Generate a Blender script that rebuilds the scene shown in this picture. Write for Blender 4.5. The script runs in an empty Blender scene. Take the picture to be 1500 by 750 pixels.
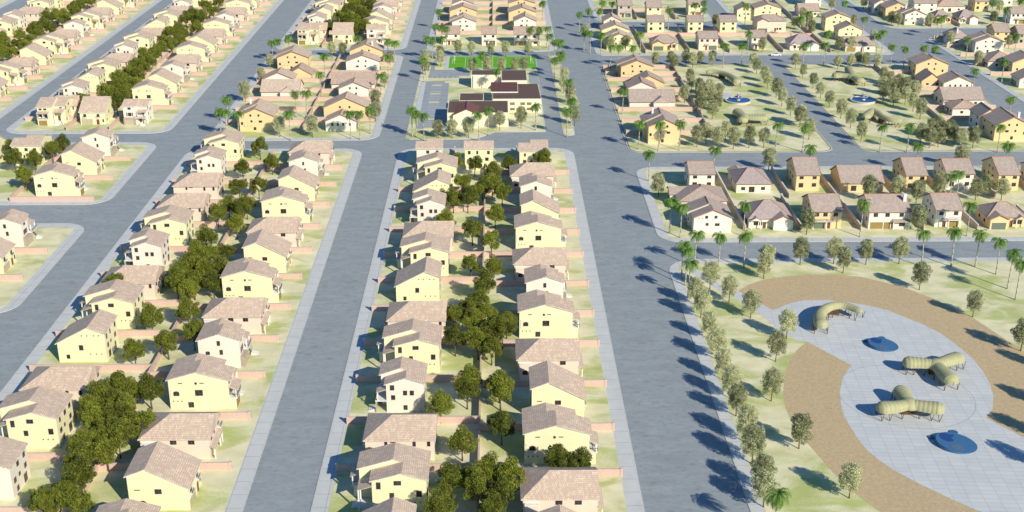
import bpy, bmesh, math, random
from mathutils import Vector, Matrix
rnd = random.Random(7)
sc = bpy.context.scene
COL = sc.collection
R_ = math.radians
PI = math.pi

# ------------------------------------------------------------------ materials
def nodes(name):
    m = bpy.data.materials.new(name); m.use_nodes = True
    nt = m.node_tree; b = nt.nodes['Principled BSDF']
    return m, nt, b
def N(nt, t, **k):
    n = nt.nodes.new(t)
    for a, v in k.items(): setattr(n, a, v)
    return n
def L(nt, a, b): nt.links.new(a, b)
def ramp(nt, fac, stops):
    r = N(nt, 'ShaderNodeValToRGB'); L(nt, fac, r.inputs[0])
    e = r.color_ramp.elements
    while len(e) < len(stops): e.new(0.5)
    for i, (p, c) in enumerate(stops):
        e[i].position = p; e[i].color = (*c, 1)
    return r.outputs[0]
def noise(nt, vec, scale, detail=4, rough=.6, dist=0):
    n = N(nt, 'ShaderNodeTexNoise'); n.inputs['Scale'].default_value = scale
    n.inputs['Detail'].default_value = detail; n.inputs['Roughness'].default_value = rough
    n.inputs['Distortion'].default_value = dist
    if vec is not None: L(nt, vec, n.inputs['Vector'])
    return n.outputs['Fac']
def mapping(nt, vec, scale=(1,1,1), rot=(0,0,0), loc=(0,0,0)):
    m = N(nt, 'ShaderNodeMapping'); L(nt, vec, m.inputs['Vector'])
    m.inputs['Scale'].default_value = scale; m.inputs['Rotation'].default_value = rot; m.inputs['Location'].default_value = loc
    return m.outputs[0]
def mix(nt, fac, a, b, mode='MIX'):
    n = N(nt, 'ShaderNodeMix', data_type='RGBA', blend_type=mode)
    for s, v in ((0, fac), (6, a), (7, b)):
        if hasattr(v, 'is_linked') or hasattr(v, 'links'): L(nt, v, n.inputs[s])
        else: n.inputs[s].default_value = v if s == 0 else (*v, 1)
    return n.outputs[2]
def math_(nt, op, a, b=None, c=None):
    n = N(nt, 'ShaderNodeMath', operation=op)
    for i, v in enumerate((a, b, c)):
        if v is None: continue
        if hasattr(v, 'links'): L(nt, v, n.inputs[i])
        else: n.inputs[i].default_value = v
    return n.outputs[0]
def bump(nt, b, h, s=.3, d=.05):
    n = N(nt, 'ShaderNodeBump'); n.inputs['Strength'].default_value = s; n.inputs['Distance'].default_value = d
    L(nt, h, n.inputs['Height']); L(nt, n.outputs[0], b.inputs['Normal'])
def pos(nt): return N(nt, 'ShaderNodeNewGeometry').outputs['Position']
def objc(nt): return N(nt, 'ShaderNodeTexCoord').outputs['Object']

def plain(name, c, rough=.8, metal=0, var=.12, sc_=1.2):
    m, nt, b = nodes(name)
    f = noise(nt, pos(nt), sc_, 5, .65)
    a = tuple(min(1, x*(1-var)) for x in c); d = tuple(min(1, x*(1+var)) for x in c)
    L(nt, ramp(nt, f, [(.3, a), (.7, d)]), b.inputs['Base Color'])
    b.inputs['Roughness'].default_value = rough; b.inputs['Metallic'].default_value = metal
    return m
def stucco(name, c):
    m, nt, b = nodes(name)
    p = pos(nt)
    big = noise(nt, p, .35, 4, .6); fine = noise(nt, p, 9, 3, .7)
    # faint rain streaks, stretched vertically
    st = noise(nt, mapping(nt, p, (2.2, 2.2, .18)), 1.0, 4, .6)
    col = ramp(nt, big, [(.25, tuple(x*.95 for x in c)), (.75, tuple(min(1, x*1.03) for x in c))])
    col = mix(nt, math_(nt, 'MULTIPLY', ramp(nt, st, [(.5, (0,0,0)), (.8, (1,1,1))]), .12), col, tuple(x*.72 for x in c))
    col = mix(nt, math_(nt, 'MULTIPLY', fine, .07), col, tuple(x*.6 for x in c))
    L(nt, col, b.inputs['Base Color']); b.inputs['Roughness'].default_value = .9
    bump(nt, b, fine, .25, .02)
    return m
def tiles(name, c1, c2, c3, axis='x'):
    # barrel tiles: rows across the slope, columns down it; axis = direction of the ridge in local coords
    m, nt, b = nodes(name)
    o = objc(nt)
    sp = N(nt, 'ShaderNodeSeparateXYZ'); L(nt, o, sp.inputs[0])
    u, v = (sp.outputs[0], sp.outputs[1]) if axis == 'x' else (sp.outputs[1], sp.outputs[0])
    cb = N(nt, 'ShaderNodeCombineXYZ'); L(nt, u, cb.inputs[0]); L(nt, v, cb.inputs[1])
    br = N(nt, 'ShaderNodeTexBrick'); L(nt, cb.outputs[0], br.inputs['Vector'])
    br.offset = .5; br.inputs['Scale'].default_value = 1
    br.inputs['Brick Width'].default_value = .36; br.inputs['Row Height'].default_value = .42
    br.inputs['Mortar Size'].default_value = .030; br.inputs['Bias'].default_value = 0  # dark lap gaps, widened to carry the row shadow in the colour
    br.inputs['Color1'].default_value = (*c1, 1); br.inputs['Color2'].default_value = (*c2, 1)
    br.inputs['Mortar'].default_value = (*tuple(x*.38 for x in c1), 1)
    # patches of a coarser pattern: batches of darker and greyer tiles
    br2 = N(nt, 'ShaderNodeTexBrick'); L(nt, mapping(nt, cb.outputs[0], (1,1,1), loc=(.13,.2,0)), br2.inputs['Vector'])
    br2.inputs['Scale'].default_value = 1; br2.inputs['Brick Width'].default_value = .54; br2.inputs['Row Height'].default_value = .84
    br2.inputs['Mortar Size'].default_value = 0
    br2.inputs['Color1'].default_value = (0,0,0,1); br2.inputs['Color2'].default_value = (1,1,1,1)
    f = N(nt, 'ShaderNodeSeparateColor'); L(nt, br2.outputs[0], f.inputs[0])
    pat = ramp(nt, f.outputs[0], [(.30, (0,0,0)), (.7, (1,1,1))])
    col = mix(nt, math_(nt, 'MULTIPLY', pat, .85), br.outputs[0], c3)
    dirt = noise(nt, mapping(nt, pos(nt), (1,1,1)), .5, 5, .6)
    col = mix(nt, math_(nt, 'MULTIPLY', ramp(nt, dirt, [(.4,(0,0,0)),(.75,(1,1,1))]), .22), col, tuple(x*.62 for x in c1))
    L(nt, col, b.inputs['Base Color']); b.inputs['Roughness'].default_value = .85
    w1 = math_(nt, 'ABSOLUTE', math_(nt, 'SINE', math_(nt, 'MULTIPLY', u, PI/.36)))
    w2 = math_(nt, 'FRACT', math_(nt, 'MULTIPLY', v, 1/.42))
    bump(nt, b, math_(nt, 'ADD', w1, math_(nt, 'MULTIPLY', w2, .6)), .35, .05)
    return m

def lawn_mat():
    m, nt, b = nodes('lawn_turf'); p = pos(nt)
    blot = noise(nt, mapping(nt, p, (.06,.10,1)), 1.0, 3, .55, .6)
    blot2 = noise(nt, mapping(nt, p, (.18,.22,1), loc=(31,7,0)), 1.0, 4, .6)
    fine = noise(nt, p, 2.6, 6, .75); f2 = noise(nt, p, 9, 3, .7)
    dry = ramp(nt, blot2, [(.3,(.650,.610,.370)),(.7,(.810,.765,.520))])
    green = ramp(nt, blot2, [(.3,(.370,.440,.115)),(.7,(.480,.530,.190))])
    fac = ramp(nt, math_(nt, 'ADD', blot, math_(nt, 'MULTIPLY', math_(nt, 'SUBTRACT', fine, .5), .25)), [(.46,(0,0,0)),(.61,(1,1,1))])
    col = mix(nt, math_(nt,'MULTIPLY',fac,.85), dry, green)
    col = mix(nt, math_(nt, 'MULTIPLY', ramp(nt, f2, [(.45,(0,0,0)),(.8,(1,1,1))]), .35), col, (.25,.29,.10))
    L(nt, col, b.inputs['Base Color']); b.inputs['Roughness'].default_value = .95
    bump(nt, b, math_(nt,'ADD',fine,f2), .5, .06)
    return m
def asphalt_mat(name='asphalt', base=(.268,.300,.314)):
    m, nt, b = nodes(name); p = pos(nt)
    a = noise(nt, mapping(nt, p, (.12,.30,1)), 1.0, 5, .6, .4)
    c = noise(nt, mapping(nt, p, (.6,.9,1), loc=(9,4,0)), 1.0, 5, .65)
    f = noise(nt, p, 7, 4, .75)
    col = ramp(nt, a, [(.3, tuple(x*.86 for x in base)), (.7, tuple(x*1.12 for x in base))])
    col = mix(nt, math_(nt,'MULTIPLY',ramp(nt, c, [(.50,(0,0,0)),(.70,(1,1,1))]),.60), col, tuple(x*.60 for x in base))
    col = mix(nt, math_(nt,'MULTIPLY',f,.22), col, tuple(min(1,x*1.6) for x in base))
    # smudges at a regular spacing
    vo = N(nt, 'ShaderNodeTexVoronoi'); vo.inputs['Scale'].default_value = .17
    L(nt, mapping(nt, p, (1,1.5,1)), vo.inputs['Vector'])
    s = ramp(nt, math_(nt,'ADD',vo.outputs['Distance'], math_(nt,'MULTIPLY',c,.25)), [(.18,(1,1,1)),(.34,(0,0,0))])
    col = mix(nt, math_(nt,'MULTIPLY',s,.42), col, tuple(x*.55 for x in base))
    L(nt, col, b.inputs['Base Color']); b.inputs['Roughness'].default_value = .88
    bump(nt, b, f, .35, .02)
    return m
def paving_mat():
    m, nt, b = nodes('pavement_concrete'); p = pos(nt)
    sp = N(nt,'ShaderNodeSeparateXYZ'); L(nt, p, sp.inputs[0])
    def joint(ch, per, w):
        return math_(nt, 'LESS_THAN', math_(nt, 'FRACT', math_(nt, 'DIVIDE', math_(nt,'ADD',ch,1000), per)), w/per)
    j = math_(nt, 'MAXIMUM', joint(sp.outputs[0], 5.1, .10), joint(sp.outputs[1], 5.1, .12))
    a = noise(nt, p, .25, 5, .6); f = noise(nt, p, 5, 4, .7)
    col = ramp(nt, a, [(.3,(.530,.545,.535)),(.7,(.605,.620,.605))])
    col = mix(nt, math_(nt,'MULTIPLY',f,.16), col, (.26,.29,.32))
    col = mix(nt, math_(nt,'MULTIPLY',j,.65), col, (.15,.17,.2))
    L(nt, col, b.inputs['Base Color']); b.inputs['Roughness'].default_value = .85
    bump(nt, b, f, .2, .01)
    return m
def plaza_mat():
    m, nt, b = nodes('plaza_paving'); p = pos(nt)
    v = mapping(nt, p, (1,1,1), (0,0,R_(4)))
    br = N(nt,'ShaderNodeTexBrick'); L(nt, v, br.inputs['Vector']); br.offset = 0.0
    br.inputs['Scale'].default_value = 1; br.inputs['Brick Width'].default_value = 3.2; br.inputs['Row Height'].default_value = 1.6
    br.inputs['Mortar Size'].default_value = .05; br.inputs['Mortar Smooth'].default_value = .3
    br.inputs['Color1'].default_value = (.560,.575,.570,1); br.inputs['Color2'].default_value = (.620,.632,.622,1); br.inputs['Mortar'].default_value = (.36,.40,.42,1)
    f = noise(nt, p, 4, 4, .7); a = noise(nt, p, .2, 4, .6)
    col = mix(nt, math_(nt,'MULTIPLY',f,.15), br.outputs[0], (.32,.35,.37))
    col = mix(nt, math_(nt,'MULTIPLY',ramp(nt,a,[(.45,(0,0,0)),(.7,(1,1,1))]),.18), col, (.36,.39,.42))
    # one ring joint round the middle of the square
    d = N(nt,'ShaderNodeVectorMath', operation='DISTANCE'); L(nt, p, d.inputs[0]); d.inputs[1].default_value = (99.5, 266, .17)
    ring = math_(nt,'LESS_THAN', math_(nt,'ABSOLUTE', math_(nt,'SUBTRACT', d.outputs['Value'], 16.2)), .10)
    col = mix(nt, math_(nt,'MULTIPLY',ring,.6), col, (.25,.3,.34))
    L(nt, col, b.inputs['Base Color']); b.inputs['Roughness'].default_value = .8
    return m
def brick_mat():
    m, nt, b = nodes('garden_wall_brick'); p = pos(nt)
    sp = N(nt,'ShaderNodeSeparateXYZ'); L(nt, p, sp.inputs[0])
    cb = N(nt,'ShaderNodeCombineXYZ'); L(nt, math_(nt,'ADD',sp.outputs[0],sp.outputs[1]), cb.inputs[0]); L(nt, sp.outputs[2], cb.inputs[1])
    br = N(nt,'ShaderNodeTexBrick'); L(nt, cb.outputs[0], br.inputs['Vector'])
    br.inputs['Scale'].default_value = 1; br.inputs['Brick Width'].default_value = .32; br.inputs['Row Height'].default_value = .12; br.inputs['Mortar Size'].default_value = .012
    br.inputs['Color1'].default_value = (.50,.315,.250,1); br.inputs['Color2'].default_value = (.60,.41,.335,1); br.inputs['Mortar'].default_value = (.62,.52,.46,1)
    a = noise(nt, p, .8, 4, .6)
    col = mix(nt, math_(nt,'MULTIPLY',a,.35), br.outputs[0], (.62,.45,.37))
    L(nt, col, b.inputs['Base Color']); b.inputs['Roughness'].default_value = .9
    return m
def mulch_mat():
    m, nt, b = nodes('bark_gravel'); p = pos(nt)
    a = noise(nt, p, 1.2, 6, .75); c = noise(nt, p, 4.5, 4, .75); d = noise(nt,p,.12,3,.6)
    col = ramp(nt, math_(nt,'MULTIPLY',math_(nt,'ADD',a,c),.5), [(.36,(.370,.265,.140)),(.64,(.630,.490,.290))])
    col = mix(nt, math_(nt,'MULTIPLY',d,.3), col, (.56,.45,.27))
    L(nt, col, b.inputs['Base Color']); b.inputs['Roughness'].default_value = .95
    bump(nt, b, c, .6, .05)
    return m
def leaf_mat(name, dark, light, trans=.25, scale=.9, rnd_amt=.35):
    m, nt, b = nodes(name); o = objc(nt)
    info = N(nt,'ShaderNodeObjectInfo')
    f = noise(nt, o, scale, 3, .6); g_ = noise(nt, o, 5, 2, .6)
    v = math_(nt,'ADD', math_(nt,'MULTIPLY',f,.55), math_(nt,'MULTIPLY',g_,.45))
    v = math_(nt,'ADD', v, math_(nt,'MULTIPLY',math_(nt,'SUBTRACT',info.outputs['Random'],.5),rnd_amt*.4))
    col = ramp(nt, v, [(.36,dark),(.62,light)])
    L(nt, col, b.inputs['Base Color']); b.inputs['Roughness'].default_value = .65
    out = nt.nodes['Material Output']
    tr = N(nt,'ShaderNodeBsdfTranslucent'); L(nt, col, tr.inputs[0])
    ms = N(nt,'ShaderNodeMixShader'); ms.inputs[0].default_value = trans
    L(nt, b.outputs[0], ms.inputs[1]); L(nt, tr.outputs[0], ms.inputs[2]); L(nt, ms.outputs[0], out.inputs[0])
    return m
def glass_mat():
    m, nt, b = nodes('window_glass')
    f = noise(nt, pos(nt), .6, 2, .5)
    L(nt, ramp(nt, f, [(.35,(.030,.022,.020)),(.65,(.055,.050,.052))]), b.inputs['Base Color'])
    b.inputs['Roughness'].default_value = .12; b.inputs['Specular IOR Level'].default_value = .35
    return m
def turf_mat():
    m, nt, b = nodes('sports_turf'); p = pos(nt)
    a = noise(nt, p, .25, 4, .6); f = noise(nt, p, 4, 4, .7)
    col = ramp(nt, a, [(.3,(.100,.370,.003)),(.7,(.150,.450,.006))])
    col = mix(nt, math_(nt,'MULTIPLY',f,.2), col, (.04,.15,.01))
    L(nt, col, b.inputs['Base Color']); b.inputs['Roughness'].default_value = .9
    return m
def water_mat():
    m, nt, b = nodes('fountain_water')
    b.inputs['Base Color'].default_value = (.02,.09,.30,1); b.inputs['Roughness'].default_value = .08
    bump(nt, b, noise(nt, pos(nt), 3.5, 3, .6), .25, .03)
    return m

M = {}
M['yellow'] = stucco('wall_pale_yellow', (.795,.742,.455))
M['cream']  = stucco('wall_cream', (.780,.710,.585))
M['pink']   = stucco('wall_pinkish_cream', (.760,.620,.490))
M['honey']  = stucco('wall_honey', (.740,.575,.310))
M['white']  = stucco('wall_offwhite', (.770,.725,.610))
M['pale']   = stucco('wall_straw', (.790,.725,.440))
M['stonew'] = stucco('wall_grey_stone', (.50,.45,.37))
M['school'] = stucco('wall_school', (.800,.735,.540))
M['trim']   = plain('white_trim', (.74,.73,.68), .7)
M['dtrim']  = plain('dark_timber_trim', (.16,.10,.07), .7)
M['verge']  = plain('terracotta_verge', (.42,.19,.10), .8, var=.2, sc_=3)
for ax in 'xy':
    M['tan'+ax]    = tiles('roof_tiles_tan_'+ax, (.650,.480,.350), (.860,.660,.495), (.510,.390,.300), ax)
    M['clay'+ax]   = tiles('roof_tiles_clay_'+ax, (.480,.375,.305), (.620,.495,.405), (.370,.300,.260), ax)
    M['rose'+ax]   = tiles('roof_tiles_warm_'+ax, (.620,.470,.355), (.800,.630,.490), (.490,.385,.300), ax)
    M['purple'+ax] = tiles('roof_tiles_slate_'+ax, (.480,.375,.335), (.590,.475,.430), (.370,.305,.290), ax)
    M['brown'+ax]  = tiles('roof_tiles_brown_'+ax, (.540,.385,.295), (.660,.490,.380), (.410,.310,.250), ax)
M['glass']  = glass_mat()
M['frame']  = plain('window_frame_dark', (.150,.085,.060), .6)
M['garage'] = plain('garage_door_ochre', (.300,.205,.060), .6)
M['garageg']= plain('garage_door_green', (.130,.165,.125), .6)
M['garageb']= plain('garage_door_beige', (.46,.38,.26), .6)
M['garagew']= plain('garage_door_white', (.74,.73,.69), .6)
M['door']   = plain('door_red_brown', (.17,.052,.030), .5)
M['rail']   = plain('railing_iron', (.05,.045,.045), .5, .4)
M['stone']  = plain('stone_cladding', (.40,.33,.26), .9, var=.3, sc_=2.5)
M['lawn']   = lawn_mat(); M['asphalt'] = asphalt_mat(); M['lot'] = asphalt_mat('asphalt_car_park', (.300,.330,.350))
M['paving'] = paving_mat(); M['plaza'] = plaza_mat(); M['brick'] = brick_mat(); M['mulch'] = mulch_mat()
M['kerb']   = plain('kerb_stone', (.53,.53,.50), .85); M['kerbd'] = plain('kerb_dark_edge', (.24,.20,.17), .9)
M['cap']    = plain('wall_coping', (.56,.44,.36), .85); M['capw'] = plain('wall_coping_white', (.70,.68,.64), .85)
M['bark']   = plain('bark_brown', (.100,.070,.045), .9, var=.3, sc_=4)
M['barkr']  = plain('bark_reddish', (.20,.105,.055), .9, var=.3, sc_=4)
M['palmt']  = plain('palm_bark', (.42,.37,.28), .9, var=.22, sc_=6)
M['ldark']  = leaf_mat('leaves_dark_green', (.038,.054,.004), (.290,.325,.028), .24)  # colour ends also paint crown shadows and sunlit highlights into the leaves
M['lolive'] = leaf_mat('leaves_grey_olive', (.100,.125,.040), (.760,.760,.440), .25)  # pale end stands in for sunlit highlights, dark end for shaded clumps
M['lpalm']  = leaf_mat('palm_leaves', (.045,.120,.015), (.240,.410,.060), .28, rnd_amt=.2)  # frond green, with highlights painted in by the paler end
M['turf']   = turf_mat(); M['water'] = water_mat()
M['fount']  = plain('fountain_stone', (.62,.57,.47), .8)
M['canvas'] = plain('canopy_fabric', (.375,.365,.195), .75, var=.10, sc_=.8)
M['wood']   = plain('dark_timber', (.105,.050,.022), .75, var=.25)
M['blue']   = plain('blue_rubber', (.040,.130,.265), .6, var=.05)
M['blued']  = plain('deep_blue_rubber', (.012,.055,.19), .6, var=.05)
M['blueg']  = plain('grey_blue_rubber', (.085,.135,.21), .6, var=.05)
M['sroof']  = plain('flat_roof_brown', (.125,.078,.055), .8, var=.12, sc_=.5)
M['sroofr'] = plain('standing_seam_rust', (.165,.075,.050), .6, var=.12, sc_=2)
M['violet'] = plain('violet_ridge_flashing', (.22,.01,.33), .6)
M['olivew'] = plain('window_blind_olive', (.20,.165,.06), .7)
M['paint']  = plain('white_paint', (.80,.80,.78), .7, var=.05)
M['island'] = plain('planted_island_straw', (.56,.53,.30), .9)
M['car']    = plain('car_paint_white', (.78,.78,.77), .3, var=.03); M['tyre'] = plain('rubber_tyre', (.02,.02,.02), .9)
M['chrome'] = plain('bright_metal', (.6,.6,.6), .3, 1.0)
M['tanks']  = plain('dark_soil_edge', (.2,.16,.1), .9)

# ------------------------------------------------------------------ mesh helpers
class MB:
    def __init__(s, sx=1): s.v=[]; s.f=[]; s.m=[]; s.mats=[]; s.sx=sx
    def mi(s, m):
        if m not in s.mats: s.mats.append(m)
        return s.mats.index(m)
    def add(s, verts, faces, m):
        o=len(s.v); s.v += [(x*s.sx,y,z) for x,y,z in verts]; k=s.mi(m)
        for f in faces: s.f.append([i+o for i in f]); s.m.append(k)
        return s
    def box(s, x0,x1,y0,y1,z0,z1, m):
        v=[(x0,y0,z0),(x1,y0,z0),(x1,y1,z0),(x0,y1,z0),(x0,y0,z1),(x1,y0,z1),(x1,y1,z1),(x0,y1,z1)]
        return s.add(v, [(0,3,2,1),(4,5,6,7),(0,1,5,4),(1,2,6,5),(2,3,7,6),(3,0,4,7)], m)
    def prism_x(s, prof, x0, x1, m):          # prof: (y,z) loop
        n=len(prof); v=[(x0,y,z) for y,z in prof]+[(x1,y,z) for y,z in prof]
        return s.add(v, [tuple(range(n)), tuple(range(2*n-1,n-1,-1))]+[(i,i+n,(i+1)%n+n,(i+1)%n) for i in range(n)], m)
    def prism_y(s, prof, y0, y1, m):          # prof: (x,z) loop
        n=len(prof); v=[(x,y0,z) for x,z in prof]+[(x,y1,z) for x,z in prof]
        return s.add(v, [tuple(range(n)), tuple(range(2*n-1,n-1,-1))]+[(i,i+n,(i+1)%n+n,(i+1)%n) for i in range(n)], m)
    def prism_z(s, loop, z0, z1, m):
        n=len(loop); v=[(x,y,z0) for x,y in loop]+[(x,y,z1) for x,y in loop]
        return s.add(v, [tuple(range(n-1,-1,-1)), tuple(range(n,2*n))]+[(i,(i+1)%n,(i+1)%n+n,i+n) for i in range(n)], m)
    def slope_x(s, pts, x0, x1, th, m):       # roof slab following (y,z) points, vertical thickness th
        lo=[(y,z) for y,z in pts]; hi=[(y,z+th) for y,z in reversed(pts)]
        n=len(pts)
        for i in range(n-1):
            a,b=pts[i],pts[i+1]
            s.prism_x([a,b,(b[0],b[1]+th),(a[0],a[1]+th)], x0,x1,m)
        return s
    def slope_y(s, pts, y0, y1, th, m):
        for i in range(len(pts)-1):
            a,b=pts[i],pts[i+1]
            s.prism_y([a,b,(b[0],b[1]+th),(a[0],a[1]+th)], y0,y1,m)
        return s
    def tube(s, p0, p1, r0, r1, m, n=6):
        p0=Vector(p0); p1=Vector(p1); d=(p1-p0).normalized()
        a=d.orthogonal().normalized(); b=d.cross(a)
        v=[]
        for p,r in ((p0,r0),(p1,r1)):
            for i in range(n):
                t=2*PI*i/n; q=p+(a*math.cos(t)+b*math.sin(t))*r; v.append(tuple(q))
        return s.add(v, [(i,(i+1)%n,(i+1)%n+n,i+n) for i in range(n)]+[tuple(range(n-1,-1,-1)),tuple(range(n,2*n))], m)
    def lathe(s, prof, m, n=24, cx=0, cy=0):
        v=[];f=[]
        for r,z in prof:
            for i in range(n):
                t=2*PI*i/n; v.append((cx+r*math.cos(t), cy+r*math.sin(t), z))
        for j in range(len(prof)-1):
            for i in range(n): f.append((j*n+i, j*n+(i+1)%n, (j+1)*n+(i+1)%n, (j+1)*n+i))
        f.append(tuple(range(n-1,-1,-1))); f.append(tuple((len(prof)-1)*n+i for i in range(n)))
        return s.add(v,f,m)
    def mesh(s, name, smooth=False, fix=True):
        me=bpy.data.meshes.new(name); me.from_pydata(s.v,[],s.f)
        for m in s.mats: me.materials.append(M[m])
        me.polygons.foreach_set('material_index', s.m)
        if fix:
            bm=bmesh.new(); bm.from_mesh(me); bmesh.ops.recalc_face_normals(bm, faces=bm.faces); bm.to_mesh(me); bm.free()
        if smooth: me.polygons.foreach_set('use_smooth', [True]*len(me.polygons))
        me.update(); return me
def link(name, data, parent=None, loc=None, rz=None, scale=None):
    o=bpy.data.objects.new(name, data); COL.objects.link(o)
    if parent: o.parent=parent
    if loc: o.location=loc
    if rz: o.rotation_euler=(0,0,rz)
    if scale: o.scale=scale
    return o
def tag(o, label, cat, group=None, kind=None):
    if label: o['label']=label
    if cat: o['category']=cat
    if group: o['group']=group
    if kind: o['kind']=kind
    return o
def structure(name, me): return tag(link(name, me), None, None, None, 'structure')

# ---- ground positions in metres (x right, y away from the viewpoint)
DARK=[(-15.3,437.3),(-8.4,436.4),(-1.6,427.4),(4.4,437.1),(16.9,440.3),(-5.1,409.8),(-1.8,413.5),(1.7,403.2),(-15.0,397.0),(-18.4,406.3),(-10.1,396.9),(-7.4,403.3),(-0.8,380.7),(-16.8,377.0),(-8.0,366.9),(-1.9,356.2),(-7.9,339.0),(-1.4,336.3),(-3.9,322.7),(-12.0,302.9),(-7.7,307.7),(-3.2,304.1),(-2.6,292.5),(1.2,292.5),(-11.1,288.5),(-1.7,283.2),(-6.6,298.0),(-7.4,263.7),(0.2,263.3),(-7.4,260.3),(0.5,259.5),(-13.5,253.7),(0.7,243.7),(-8.0,236.9),(-9.9,222.0),(-11.0,213.8),(-4.2,217.7),(-2.2,224.2),(0.0,214.9),(13.3,227.6),(16.7,227.5),(-5.5,312.2),(-5.2,286.5),(2.3,298.8),(-12.2,413.6),(-5.8,221.6),(2.1,221.5),(-12.4,210.4),(-1.5,210.2),(-92.7,333.3),(-89.7,337.4),(-86.9,325.2),(-81.3,325.1),(-91.6,325.2),(-81.4,336.3),(-84.2,306.4),(-93.0,302.1),(-92.5,283.2),(-85.2,287.5),(-79.6,292.7),(-91.3,263.7),(-92.8,256.6),(-82.8,261.2),(-91.9,248.3),(-86.9,248.2),(-87.9,240.0),(-84.0,239.0),(-94.1,252.4),(-80.5,243.8),(-89.6,230.0),(-87.4,222.9),(-89.0,217.3),(-92.4,214.1),(-85.1,213.2),(-93.3,433.0),(-91.5,458.1),(-83.8,439.8),(-90.4,410.1),(-83.9,412.3),(-92.3,383.8),(-90.3,391.7),(-85.1,385.6),(-84.2,374.0),(-84.2,391.7),(-90.8,360.2),(-91.1,349.9),(-91.2,342.2),(-82.6,349.8),(-85.8,335.3),(-87.1,346.0),(-87.4,320.3),(-185.7,456.6),(-180.2,442.7),(-172.6,442.6),(-169.7,453.7),(-168.4,461.8),(-168.8,422.4),(-89.8,255.0),(-86.8,261.6),(-85.1,233.6),(-91.2,236.5),(-89.0,213.8),(-108.9,324.0),(-86.8,251.7),(-180.6,526.0),(-173.6,537.6),(-164.5,522.4),(-170.9,547.3),(-169.3,557.3),(-177.3,567.7),(-168.2,571.6),(-174.9,589.5),(-169.9,598.0),(-175.0,609.8),(-172.5,629.9),(-168.9,637.9),(-176.6,665.0),(-169.6,665.0),(-175.2,679.4),(-165.0,679.2),(-176.6,722.0),(-177.2,705.9),(-174.0,743.0),(-165.9,726.0),(-169.0,756.1),(-170.1,715.8),(-172.1,617.4),(-167.7,649.4),(-165.7,536.3),(-173.1,574.3),(-170.2,588.0),(-168.5,698.1),(-174.8,646.2),(-170.7,522.5),(-166.1,554.7),(-250.3,630.8),(-248.8,640.5),(-253.9,676.7),(-256.6,664.3),(-259.1,647.2),(-256.2,706.9),(-252.1,710.8),(-245.0,680.2),(-250.1,716.8),(-253.2,744.0),(-251.1,750.5),(-248.6,757.1),(-243.6,635.6),(-249.2,618.3),(-253.8,689.6),(-245.9,650.4),(-246.0,724.9),(-243.3,618.2),(-247.1,667.7),(-265.3,659.2),(-244.3,704.8),(-248.2,763.8),(-93.3,683.9),(-77.7,676.3),(-72.8,683.6),(-88.5,714.8),(-86.9,729.1),(-85.3,748.4),(-78.8,712.7),(-76.6,722.8),(-82.7,708.7),(-76.9,746.1),(-80.5,733.3),(-87.7,759.6),(-74.1,700.7),(-85.1,698.9),(-75.8,757.2),(-78.0,693.1),(-89.5,706.8),(-73.5,710.6),(-82.1,757.3)]
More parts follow.
